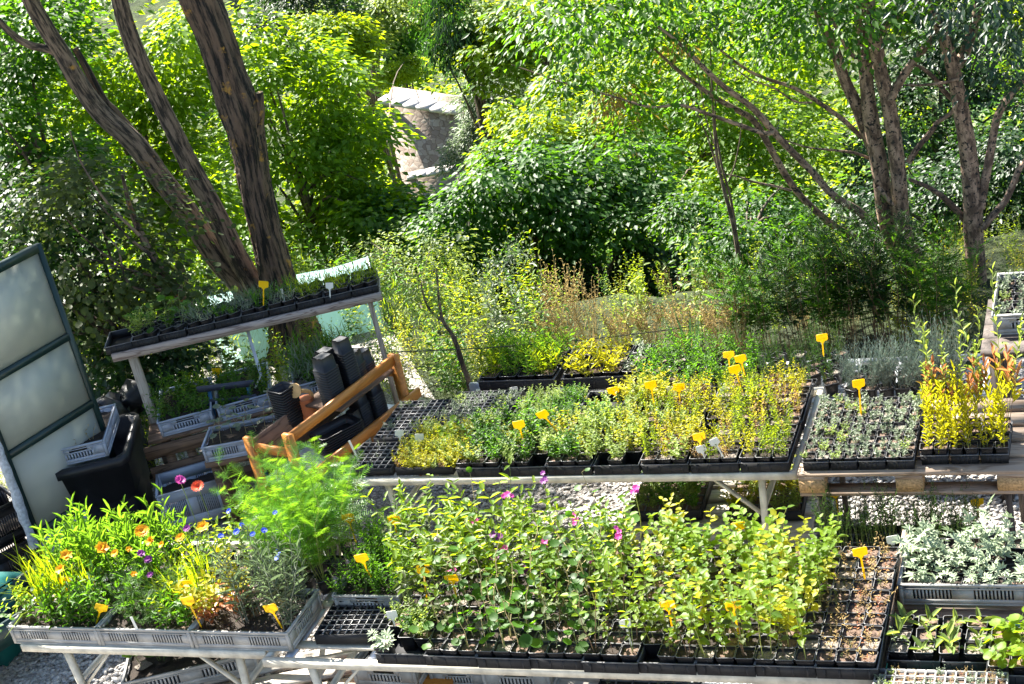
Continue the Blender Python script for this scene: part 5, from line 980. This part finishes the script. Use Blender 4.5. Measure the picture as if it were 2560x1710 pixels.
# watering rose on a terracotta can beside the rack
b = at(775, 1040, .78); rt = thing('watering_can', 'small terracotta coloured watering can with a round copper rose beside the rack', 'watering can', b, .3); g = G(); g.tube([[0, 0, 0], [0, 0, .14]], [.06, .055], 'terracotta', 16); g.build('body', rt, True); g = G(); g.tube(smooth_path([[.03, 0, .04], [.05, 0, .16], [-.02, -.02, .21]], 8), .014, 'cut_wood', 8); g.build('spout', rt, True); g = G(); g.tube([[-.02, -.02, .21], [-.055, -.05, .235], [-.06, -.055, .238]], [.02, .05, .05], 'cut_wood', 16); g.build('rose', rt, True)

# ------------------------------------------------------------------ raised shelf, slatted back, shaded crates
SA, SB = at(284, 906, 1.135), at(958, 750, 1.135); e = SB - SA; SLn = float(np.linalg.norm(e)); sa = math.atan2(e[1], e[0])
sh = thing('raised_shelf', 'weathered wooden plank shelf on posts, loaded with black trays of turf like seedlings', 'shelf', (*SA[:2], 0), sa)
g = G(); g.box((SLn / 2, .015, 1.165), (SLn, .03, .06), 'grey_wood'); g.build('front_board', sh)
g = G(); g.box((SLn / 2, .19, 1.175), (SLn - .02, .31, .025), 'grey_wood'); g.build('plank', sh)
for x, w, m in ((.13, .06, 'post_wood'), (.98, .022, 'galvanised'), (SLn - .1, .035, 'post_wood')): g = G(); g.box((x, .06, .567), (w, w, 1.134), m); g.build('post', sh)
def sp(x, y, z): return np.array([SA[0] + x * math.cos(sa) - y * math.sin(sa), SA[1] + x * math.sin(sa) + y * math.cos(sa), z])
TR3 = mesh_tray(.20, .3, .06)
nT = 10
for t in range(nT):
    x = -.04 + (t + .5) * (SLn + .03) / nT; o = tag(link('carry_tray', TR3), f'black seedling tray on the raised shelf, {ORD[t + 1]} from the left', 'tray', 'trays on the raised shelf'); o.location = Vector(sp(x, .17, 1.1885)); o.rotation_euler.z = sa + RNG.normal(0, .02); o.scale = ((SLn + .03) / nT / .202, 1, 1)
    for c in range(2):
        for k in range(3):
            if t == 0: continue
            kd = ('mallow_low' if t < 3 and RNG.uniform() < .5 else ('mint' if t < 3 else ('turf' if t < 7 else 'turf_lime'))); potted(kd, sp(x + (c - .5) * .094, .075 + k * .094, 1.193), RNG.uniform(0, 6), f'seedling pot on the raised shelf, {ORD[t * 2 + c + 1]} from left in {ORD[k + 1]} row', 'seedlings on the raised shelf', ps=1.0)
SB0 = at(392, 1063, .70); SB1 = at(800, 955, .70); e2 = SB1 - SB0; sb = math.atan2(e2[1], e2[0]); L2 = float(np.linalg.norm(e2))
def bp(x, y, z): return np.array([SB0[0] + x * math.cos(sb) - y * math.sin(sb), SB0[1] + x * math.sin(sb) + y * math.cos(sb), z])
sb_ = thing('slatted_bench', 'old brown slatted bench below the raised shelf holding a row of grey crates', 'bench', (*SB0[:2], 0), sb)
for k in range(3): g = G(); g.box((L2 / 2, .06 + k * .15, .575), (L2 + .2, .13, .025), 'old_wood'); g.build('plank', sb_)
for z, w in ((.50, .1), (.33, .11), (.14, .13)): g = G(); g.box((L2 / 2 - .02, .0, z), (L2 + .25, .022, w), 'old_wood'); g.build('slat', sb_)
for x in (.02, .17, .8, L2 - .05): g = G(); g.box((x, .04, .28), (.06, .055, .56), 'old_wood'); g.build('leg', sb_)
lab3 = ('left', 'middle', 'right')
for q, x in enumerate((.0, .43, 1.0)):
    crate(f'blue grey crate on the slatted bench below the raised shelf, {lab3[q]} one', bp(x + .2, .31, .589), sb + 1.571, m='blue_grey_plastic', group='crates on the slatted bench')
    for i in range(4):
        for j in range(5): potted(('bedding' if RNG.uniform() < .6 else 'mint') if q < 2 else 'turf', bp(x + .055 + i * .095, .07 + j * .11, .60), RNG.uniform(0, 6), f'leafy plant in the {lab3[q]} shaded crate, {ORD[i + 1]} from left in {ORD[j + 1]} row', 'plants in the shaded crates', pot=False, ps=.9 if q < 2 else 1.3)
c_ = at(501, 1121, .66); c2 = at(716, 1081, .66); rz = math.atan2(*(c2 - c_)[[1, 0]])
crate('blue grey crate of young cabbage like seedlings in front of the slatted bench', corner(c_, rz, .6, .32, .12, .66), rz, Wd=.32, m='blue_grey_plastic', group=None)
for i in range(9):
    q = link('brassica', None) if False else thing('cabbage_seedling', f'leggy cabbage like seedling in the shaded crate, {ORD[i + 1]} from the left', 'seedling', corner(c_, rz, .6, .32, .12, .66) + np.array([math.cos(rz) * (-.25 + i * .063), math.sin(rz) * (-.25 + i * .063) + RNG.uniform(-.09, .09), .086]), RNG.uniform(0, 6), 'cabbage like seedlings'); link('plant', KIND['brassica'][i % 5], q).scale = (1, 1, float(RNG.uniform(.6, 1.2)))
rt = thing('plank_stand', 'rough wooden stand carrying the cabbage seedling crate', 'stand', corner(c_, rz, .6, .32, .12, .66) * [1, 1, 0], rz); g = G(); g.box((0, 0, .515), (.62, .3, .04), 'old_wood'); g.build('plank', rt)
for x in (-.25, .25): g = G(); g.box((x, 0, .247), (.06, .26, .494), 'old_wood'); g.build('leg', rt)
c_ = at(145, 1114, .80); c2 = at(265, 1112, .80); rz = TH + .0
cs = corner(c_, rz, .4, .6, .13, .80) + 0
crate('blue grey crate of withered seedlings standing on the black tub at left', np.array([c_[0], c_[1], .67]) + np.array([math.cos(rz) * .2 - math.sin(rz + .55) * .3, math.sin(rz) * .2 + math.cos(rz + .55) * .3, 0]), rz + .42 + 1.571, H=.13, m='blue_grey_plastic', group=None)
TB = np.array([c_[0], c_[1], 0]) + np.array([math.cos(rz) * .2 - math.sin(rz + .55) * .3, math.sin(rz) * .2 + math.cos(rz + .55) * .3, 0])
for i in range(9): q = thing('withered_seedling', f'withered seedling in the crate on the black tub, {ORD[i + 1]} from near to far', 'seedling', TB + np.array([RNG.normal(0, .09) + .0, -.2 + i * .05, .757]), RNG.uniform(0, 6), 'withered seedlings'); link('plant', KIND['dead'][i % 4], q)
rt = thing('black_tub', 'big black plastic tub in the shade under a blue grey crate', 'tub', TB, rz + .42); g = G(); ring_mesh(g, [(.25, 0), (.31, .60), (.33, .605), (.33, .668), (.29, .6685), (.28, .2)], 'black_plastic'); o = g.build('body', rt); o.scale = (1.0, 1.15, 1)
rt = thing('black_sack', 'crumpled black plastic trough behind the crate of withered seedlings', 'trough', at(262, 1015, .70) * [1, 1, 0], .8); g = G(); rg = np.random.default_rng(3); g.tube(np.c_[np.linspace(-.3, .3, 14), rg.normal(0, .012, 14), .62 + rg.normal(0, .02, 14)], .12 + rg.normal(0, .015, 14), 'black_plastic', 14, True, .08, 3); g.build('trough', rt); g = G(); g.box((0, 0, .26), (.4, .16, .5), 'black_matte'); g.build('stand', rt)
# folding chair back with dark slats and blue straps
q0, q1 = at(492, 985, .78), at(634, 968, .78); rz = math.atan2(*(q1 - q0)[[1, 0]]); LW = float(np.linalg.norm(q1 - q0))
rt = thing('folding_chair', 'small folding chair with two dark painted slats and blue metal straps', 'chair', (*q0[:2], 0), rz)
for z, y in ((.80, .03), (.70, .0)): g = G(); g.box((LW / 2, y, z), (LW, .015, .045), 'slate_paint'); g.build('back_slat', rt)
for x in (.08, LW - .06): g = G(); g.beam((x, .05, .80), (x, -.02, .50), .028, .006, 'blue_paint', (0, 1, 0)); g.build('strap', rt); g = G(); g.beam((x, -.02, .5), (x, -.12, 0), .02, .02, 'blue_paint', (0, 1, 0)); g.build('leg', rt)
c_ = at(388, 1243, .36); c2 = at(530, 1203, .36); rz = math.atan2(*(c2 - c_)[[1, 0]])
crate('deep blue crate standing in shade behind the zinnias', corner(c_, rz, .46, .36, .3, .36), rz, L=.46, Wd=.36, H=.3, m='blue_grey_plastic', fill=.2, group=None)

# ------------------------------------------------------------------ glazed greenhouse end at the left
gp = np.array([-2.985, 10.47, 0]); gd = unit(np.array([.655, .755, 0.])); gn = np.array([.755, -.655, 0])
gh = thing('greenhouse', 'dark green framed greenhouse end with cloudy translucent panes at the left edge', 'greenhouse', gp, math.atan2(gd[1], gd[0]))
GW = .78
for x in (0, -GW): g = G(); g.box((x, 0, 1.1), (.035, .045, 2.2), 'dark_green_metal'); g.build('post', gh)
for z, hh in ((2.175, .055), (1.51, .05), (.98, .05), (.35, .06)): g = G(); g.box((-GW / 2, 0, z), (GW - .036, .05, hh), 'dark_green_metal'); g.build('rail', gh)
for z0, z1 in ((.38, .955), (1.005, 1.485), (1.535, 2.145)): g = G(); g.box((-GW / 2, .005, (z0 + z1) / 2), (GW - .038, .008, z1 - z0 - .002), 'polycarbonate'); g.build('pane', gh)
g = G(); g.box((-GW / 2, 0, .16), (GW, .06, .31), 'blue_grey_plastic'); g.build('base_panel', gh)
g = G(); g.add([[-.02, .02, 2.205], [-GW - .05, .02, 2.205], [-GW - .05, 1.5, 2.55], [-.02, 1.5, 2.55], [-.02, .02, 2.22], [-GW - .05, .02, 2.22], [-GW - .05, 1.5, 2.565], [-.02, 1.5, 2.565]], [[0, 1, 2, 3], [7, 6, 5, 4], [0, 4, 5, 1], [1, 5, 6, 2], [2, 6, 7, 3], [3, 7, 4, 0]], 'polycarbonate') if False else None
g = G(); rg = np.random.default_rng(8); zz = np.linspace(.3, 1.35, 20); g.tube(np.c_[np.full(20, -GW - .055) + rg.normal(0, .004, 20), np.full(20, -.03) + rg.normal(0, .004, 20), zz], .034 + rg.normal(0, .003, 20), 'insulation', 10); g.build('insulation_sleeve', gh)
for i, (x, y, z, lab) in enumerate(((-3.9, 10.0, 0, 'lower'), (-3.92, 10.02, .3, 'upper'))): crate(f'black crate in the dark left of the greenhouse end, {lab} one', (x, y, z), .6, H=.29, m='black_plastic', group='black crates left of the greenhouse')
rt = thing('trough', 'dark teal trough planter behind the left table at the left edge', 'planter', (-3.35, 8.95, 0), .75); g = G()
for s in (-1, 1): g.box((0, s * .2, .38), (1.2, .02, .16), 'dark_green_metal')
g.box((0, 0, .31), (1.2, .38, .02), 'dark_green_metal'); g.box((.59, 0, .385), (.02, .38, .15), 'dark_green_metal'); g.box((-.59, 0, .385), (.02, .38, .15), 'dark_green_metal'); g.build('basin', rt)
for x in (-.5, .5): g = G(); g.box((x, 0, .15), (.05, .36, .3), 'dark_wood'); g.build('leg', rt)
rt = thing('teal_box', 'teal plastic box showing at the left edge behind the left table', 'box', at(15, 1480, .45) * [1, 1, 0] - U * .28, TH); g = G(); g.box((0, 0, .22), (.5, .4, .44), 'teal_plastic'); g.build('body', rt); g = G(); g.box((0, 0, .45), (.52, .42, .02), 'teal_plastic'); g.build('lid', rt)
rt = thing('plastic_tunnel', 'pale turquoise sheeted low tunnel glimpsed behind the raised shelf', 'tunnel', (aty(850, 830, 13.35)[0], 13.35, 0), .06); g = G(); a = np.linspace(0, math.pi, 13)
for s, m in ((1, 'turquoise_sheet'),):
    X = np.linspace(-1.05, .42, 9); P = np.array([[x, .38 * math.cos(t), .52 * math.sin(t) + .012 * math.sin(9 * x + 3 * t)] for x in X for t in a]); g.add(P, [[i * 13 + j, i * 13 + j + 1, (i + 1) * 13 + j + 1, (i + 1) * 13 + j] for i in range(8) for j in range(12)], m)
g.build('sheet', rt, True)
for x in (-1.04, -.3, .41): g = G(); g.tube(np.array([[x, .388 * math.cos(t), .53 * math.sin(t)] for t in a]), .009, 'galvanised', 6); g.build('hoop', rt, True)

# ------------------------------------------------------------------ plant labels (T shaped stakes)
def label_stake(hx, hy, tx, ty, z, lab, m='tag_yellow', w=.07, h=.05, ink='ink', lines=3, toward=.04, flat=False):
    """head and tip given as photo points; the tip stands at height z, the stake leans as in the photo"""
    tip = at(tx, ty, z); P = aty(hx, hy, tip[1] - toward); ax = P - tip; L = float(np.linalg.norm(ax)); ax = ax / L
    x = CR - ax * (CR @ ax); x = x / np.linalg.norm(x); n = np.cross(x, ax)
    o_ = thing('plant_label', lab, 'label', tip, 0, 'plant labels'); Mx = Matrix.Identity(4)
    for i in range(3): Mx[i][0], Mx[i][1], Mx[i][2], Mx[i][3] = x[i], n[i], ax[i], tip[i]
    o_.matrix_world = Mx; s = .0045; t = .0009
    out = [(0, 0), (s, .02), (s, L - h * .95), (w * .22, L - h * .62), (w * .42, L - h * .56), (w * .5, L - h * .4), (w * .5, L + h * .4), (w * .42, L + h * .5)]
    if flat: out = [(.007, 0), (.007, L + h)]
    pr = out + [(-a, b) for a, b in out[::-1]]; k = len(pr); g = G()
    if flat: pr = [(.007, 0), (.007, L), (-.007, L), (-.007, 0)]; k = 4
    fr = np.array([[a, -t, b] for a, b in pr]); bk = fr + [0, 2 * t, 0]
    g.add(np.vstack([fr, bk]), [[i, (i + 1) % k, k + (i + 1) % k, k + i] for i in range(k)], m)
    if k == 4: g.add(np.vstack([fr, bk]), [[0, 3, 2, 1], [4, 5, 6, 7]], m)
    else:
        for off, rev in ((fr, 1), (bk, 0)):
            F = [[i, i + 1, k - 2 - i, k - 1 - i] for i in range(k // 2 - 1)]; g.add(off, [f[::-1] if rev else f for f in F], m)
    g.build('blade', o_)
    if lines and not flat:
        g = G(); r = np.random.default_rng(int(hx + hy))
        for q in range(lines):
            zc = L + h * (.28 - .26 * q); xx = -w * .36
            while xx < w * r.uniform(.1, .34): d = r.uniform(.003, .008); g.box((xx + d / 2, -t - .0006, zc + r.normal(0, .0012)), (d, .0008, r.uniform(.0014, .0034)), ink); xx += d + r.uniform(.0012, .003)
        g.build('handwriting', o_)
    return o_
def lb(x, y): return (x * S2, y * S2)
YL = [(150, 1330, 158, 1385, .84, 'yellow label among the poppies in the leftmost bedding crate'), (232, 1392, 220, 1432, .84, 'yellow label leaning by the divide between left and middle bedding crates'), (430, 1376, 463, 1440, .85, 'long yellow label slanting over the front rim between middle and right bedding crates'), (425, 1338, 440, 1400, .86, 'yellow label half hidden behind the long slanting one'), (620, 1393, 648, 1442, .85, 'yellow label leaning at the front right of the cornflower crate'),
      (798, 1186, 818, 1250, .84, 'yellow label in the feathery foliage beside the orange rack'), (903, 1190, 909, 1225, .9, 'yellow label behind the bushy crate against the dark gap'), (828, 1278, 853, 1330, .92, 'yellow label slanting in the bushy herb crate'), (970, 1304, 979, 1382, .86, 'tall yellow label at the right edge of the bushy crate'), (1034, 1326, 1047, 1368, .9, 'yellow label tilted among dark stalks right of the bushy crate'),
      (1530, 1386, 1543, 1448, .85, 'yellow label among olive seedlings in the middle of the front table'), (1680, 1388, 1698, 1482, .84, 'biggest brightest yellow label at the front of the lime seedlings'), (1971, 1264, 1983, 1330, .86, 'yellow label in the dry sparse seedlings'),
      (1189, 972, 1204, 1028, .86, 'slim yellow label at the left of the second table'), (1243, 949, 1281, 992, .86, 'yellow label leaning strongly left on the second table'), (1405, 894, 1418, 925, .85, 'tilted square yellow label near the back of the second table'), (1491, 881, 1501, 934, .86, 'upright yellow label at the back middle of the second table'), (1556, 886, 1558, 925, .86, 'small yellow label beside a white one at the back of the second table'),
      (1684, 845, 1703, 902, .86, 'yellow label nearest the orange tinted seedlings at the back of the second table'), (1697, 821, 1708, 862, .86, 'yellow label just behind another on the rear green pots'), (1670, 812, 1672, 840, .86, 'small rounded yellow label furthest back on the rear green pots'), (1884, 773, 1888, 818, .84, 'yellow label standing before the dark feathery plants'), (1968, 878, 1974, 955, .85, 'yellow label among the grey green seedlings on the pallet'), (1602, 1000, 1610, 1045, .85, 'pale sunlit yellow label seen edge on among thin yellowish seedlings'),
      (604, 651, 604, 706, 1.26, 'yellow label on the raised shelf in front of the thick trunk'), (497, 850, 506, 886, .70, 'yellow label in the shaded crates below the shelf'), (1066, 1518, 1069, 1545, .32, 'yellow label hanging low under the front table by the strawberry leaves'), (1540, 1530, 1543, 1560, .23, 'yellow label stake under the middle of the front table'), (1692, 1205, 1700, 1250, .9, 'orange yellow label deep in the lime seedlings'), (1915, 1130, 1922, 1180, .32, 'narrow yellow label at the left of the deep shaded trays'), (2240, 1150, 2243, 1185, .32, 'dull yellow label in the right hand deep shaded tray')]
for a, b, c, d, z, lab in YL: label_stake(*lb(a, b), *lb(c, d), z, lab)
WL = [(1433, 1428, 1448, 1482, .85, 'white handwritten label in the front pots before the olive seedlings', 0), (898, 1408, 906, 1438, .85, 'white label at the lower left of the front table pots', 0), (1178, 893, 1186, 925, .55, 'pale green label before the large trays on the low trestle', 0), (1980, 1180, 1984, 1212, .32, 'pale grey label in the left hand deep shaded tray', 0), (1607, 1028, 1616, 1052, .85, 'left of two white labels at the front of the second table', 0), (1637, 1012, 1660, 1050, .85, 'right of two white labels at the front of the second table', 0), (2045, 1236, 2048, 1256, .86, 'white label lying at the far end of the dry seedlings', 0),
      (915, 992, 918, 1020, .84, 'white label in the lime module seedlings on the second table', 0), (961, 1001, 962, 1025, .84, 'second white label in the lime module seedlings, right of the first', 0), (755, 654, 757, 684, 1.25, 'white label near the right end of the raised shelf', 0), (645, 662, 653, 696, 1.25, 'plain white stick on the raised shelf beside the trunk', 1), (598, 858, 585, 890, .70, 'white stick leaning in the middle shaded crate', 1), (650, 885, 640, 915, .70, 'white label in the middle shaded crate', 0), (748, 873, 746, 895, .72, 'white label among the turf like plants below the shelf', 0),
      (1662, 880, 1640, 925, .84, 'plain white stick leaning behind the thin yellowish seedlings', 1), (300, 1414, 316, 1446, .86, 'white stick in the middle bedding crate', 1), (800, 1010, 822, 1055, .82, 'pale green stick left of the lime module seedlings', 1), (1395, 1345, 1405, 1390, .88, 'worn wooden label stake among the olive seedlings', 1), (1540, 893, 1538, 918, .86, 'white label beside the small yellow one at the back of the second table', 0)]
for a, b, c, d, z, lab, fl in WL: label_stake(*lb(a, b), *lb(c, d), z, lab, 'tag_white', .055, .04, 'ink_black', 2, 0, bool(fl))

# ------------------------------------------------------------------ weeds, dry grass and shrubs behind the tables
def weeds():
    rng = np.random.default_rng(17); V_ = []
    specs = [dict(stems=7, h=.8, spread=.08, fan=.3, leaf=(.06, .018), per=16, start=.1, up=.4, lm='leaf_lime', sm='stem_lime', r=.002), dict(stems=6, h=.6, spread=.1, fan=.5, leaf=(.05, .02), per=14, start=.1, up=.3, lm='leaf_pale', sm='stem_green', r=.002), dict(stems=12, h=.5, spread=.1, fan=.6, leaf=(.12, .008), per=5, start=.0, up=.9, shape='blade', lm='leaf_lime', sm='stem_green', r=.0015),
             dict(stems=10, h=.55, spread=.1, fan=.5, leaf=(.03, .008), per=12, start=.3, up=.7, lm='leaf_dry', sm='stem_straw', r=.0018), dict(stems=6, h=.7, spread=.07, fan=.35, leaf=(.07, .03), per=12, start=.1, up=.25, lm='leaf_mid', sm='stem_green', r=.002), dict(stems=8, h=.45, spread=.1, fan=.6, leaf=(.04, .016), per=14, start=.1, up=.3, lm='leaf_yellow', sm='stem_lime', r=.0018)]
    def put(g, tg, P, s, a):
        ca, sa_ = math.cos(a), math.sin(a)
        for (F, mi), Vv, Tt in zip(tg.f, tg.v, tg.t):
            pass
        VV = np.concatenate(tg.v); TT = np.concatenate(tg.t); X = np.stack([(VV[:, 0] * ca - VV[:, 1] * sa_) * s, (VV[:, 0] * sa_ + VV[:, 1] * ca) * s, VV[:, 2] * s], 1) + P; n0 = g.n
        g.v.append(X); g.t.append(TT); g.n += len(X)
        for F, mi in tg.f: g.f.append((F + n0, g.mi(tg.mats[mi])))
    T = []
    for sp_ in specs:
        for q in range(2): t = G(); plant(t, rng, **sp_); T.append(t)
    g = G(); k = 0; y0 = lambda X: 10.55 + .0 * X
    while k < 290:
        X = rng.uniform(-1.0, 4.2); Y = rng.uniform(10.0, 13.2); u, v = uv((X, Y, 0))
        if v < 4.05 or Y > np.interp(X, [-1, 0, 1.5, 4], [13.6, 13, 12.4, 12]): continue
        dry = 1.3 < X < 2.6 and Y < 13 and rng.uniform() < .7
        t = T[6 + int(rng.integers(2))] if dry else T[int(rng.choice([0, 1, 2, 3, 4, 5, 8, 9, 10, 11]))]
        put(g, t, np.array([X, Y, float(tz(X, Y))]), rng.uniform(.5, 1.05) * (.55 if X > .4 else .95), rng.uniform(0, 6.28)); k += 1
    kind(g.build('undergrowth'), 'stuff')
    g = G()
    for q in range(330):
        X = rng.uniform(-4.6, -.9); Y = rng.uniform(11.0, 15.6); t = T[int(rng.choice([4, 5, 8, 9, 1]))]; put(g, t, np.array([X, Y, float(tz(X, Y))]), rng.uniform(.4, .8), rng.uniform(0, 6.28))
    kind(g.build('shaded_undergrowth'), 'stuff')
    # dark feathery clumps in front of the right hand trees
    for i, (px, py, h) in enumerate(((1930, 872, .60), (2010, 870, .70), (2090, 868, .78), (2170, 862, .82), (2250, 856, .8), (2330, 846, .72), (2050, 852, .82), (2210, 845, .85), (1880, 862, .6), (2390, 828, .64), (2130, 838, .88))):
        b = at(px, py, 0); b[2] = 0; g = G(); rr = np.random.default_rng(300 + i); plant(g, rr, 12, h * 1.08, .12, .3, (.15, .12), 14, .3, .4, 'pinnate', 'leaf_dark' if i % 3 == 1 else 'leaf_mid', 'stem_brown', .003, hj=.15, apex=.7)
        r = thing('tansy_plant', f'tall dark feathery leaved clump before the speckled trees, {ORD[i + 1]} of eleven counting from left front', 'plant', b, 0, 'dark feathery clumps'); g.build('foliage', r)
    for i, (px, py, h, lm) in enumerate(((1345, 905, .95, 'leaf_greygreen'), (1275, 905, .75, 'leaf_greygreen'), (1610, 890, .7, 'leaf_pale'), (1745, 880, .9, 'leaf_pale'))):
        b = at(px, py, 0); b[2] = 0; g = G(); plant(g, np.random.default_rng(330 + i), 6, h, .06, .2, (.07, .03), 20, .15, .45, 'lance', lm, 'stem_green', .003)
        if i < 2: leaves(g, np.random.default_rng(5 + i).normal(0, .05, (160, 3)) + [0, 0, h], unit(np.random.default_rng(6).normal(0, 1, (160, 3))), unit(np.random.default_rng(7).normal(0, 1, (160, 3))), .03, .006, 'leaf_greygreen', .6, 'lance')
        r = thing('thistle' if i < 2 else 'tall_weed', ('tall grey green thistle standing against the dark bushes', 'shorter grey green thistle left of the tall one', 'pale tall weed at the right of the dry grass', 'pale tall weed left of the dark feathery clumps')[i], 'plant', b); g.build('foliage', r)
    for i, (px, py, h) in enumerate(((1432, 900, .72), (1480, 895, .6), (1560, 900, .4), (1380, 905, .38), (1640, 895, .42), (1720, 890, .4), (1800, 892, .4), (1850, 885, .42))):
        b = at(px, py, 0); b[2] = 0; g = G(); plant(g, np.random.default_rng(350 + i), 46, h, .05, .28, (.035, .010), 9, .72, .6, 'lance', 'leaf_dry', 'stem_straw', .0016, hj=.25); plant(g, np.random.default_rng(352 + i), 30, h * .7, .06, .5, (.12, .006), 3, .2, .7, 'blade', 'leaf_dry', 'stem_straw', .0014, hj=.3)
        r = thing('dry_grass', ('tall sheaf of straw coloured dry grass before the dark bush', 'shorter sheaf of dry grass just right of the taller sheaf', 'low dry grass tuft right of both sheaves', 'low dry grass tuft left of the tall sheaf', 'low dry grass tuft nearest the pale tall weed', 'low dry grass tuft beside the iris clump', 'low dry grass tuft between iris and feathery clumps', 'low dry grass tuft touching the dark feathery clumps')[i], 'grass', b); g.build('foliage', r)
    b = at(1735, 915, 0); b[2] = 0; g = G(); rr = np.random.default_rng(9); k = 9; a = rr.uniform(-.3, .3, k); leaves(g, rr.normal(0, .05, (k, 3)) * [1, 1, 0], np.stack([np.sin(a), 0 * a, np.cos(a)], 1), np.tile([0, -1, .1], (k, 1)), rr.uniform(.35, .5, k), .03, 'leaf_bluegreen', .7, 'blade'); r = thing('iris_clump', 'sword leaved blue green iris clump behind the rear green pots', 'plant', b); g.build('foliage', r)
    # young tree with bent thin trunk
    b = aty(1172, 975, 10.75); b[2] = 0; r = thing('young_tree', 'young tree with a thin crooked trunk behind the left of the second table', 'tree', b); g = G(); limb(g, s2([(1080, 905), (1073, 870), (1062, 840), (1050, 800), (1035, 765), (1015, 735), (1008, 700), (1004, 660), (1000, 615)]), 10.75, [15, 14, 13, 12, 11, 9, 8, 6, 4], 'bark_thin', 40, 9, .02, 1, off=b); g.build('trunk', r, True)
    for q, pts in enumerate(([(1018, 738), (990, 715), (975, 690), (965, 650)], [(1062, 840), (1050, 815), (1045, 770)])): g = G(); limb(g, s2(pts), 10.75, [9, 7, 4], 'bark_thin', 16, 6, 0, 2, off=b); g.build('branch', r, True)
    g = G(); crown(g, np.random.default_rng(12), [(l[0] - b, *l[1:]) for l in (lobe(1080, 670, 10.8, .22, .14), lobe(1130, 730, 10.9, .16, .12), lobe(1030, 720, 10.8, .18, .12), lobe(1100, 620, 10.9, .2, .1))], 700, .045, 'leaf_pale', wid=.4, clump=.12); g.build('crown', r)
    # sagging black wire
    a, c = aty(985, 880, 10.0), aty(1860, 795, 11.2); t = np.linspace(0, 1, 24)[:, None]; P = a + (c - a) * t - np.array([0, 0, .05]) * (4 * t * (1 - t)); g = G(); g.tube(P, .004, 'black_wire', 6); tag(g.build('wire'), 'thin black wire strung behind the tables from the rack to the right', 'wire')
weeds()
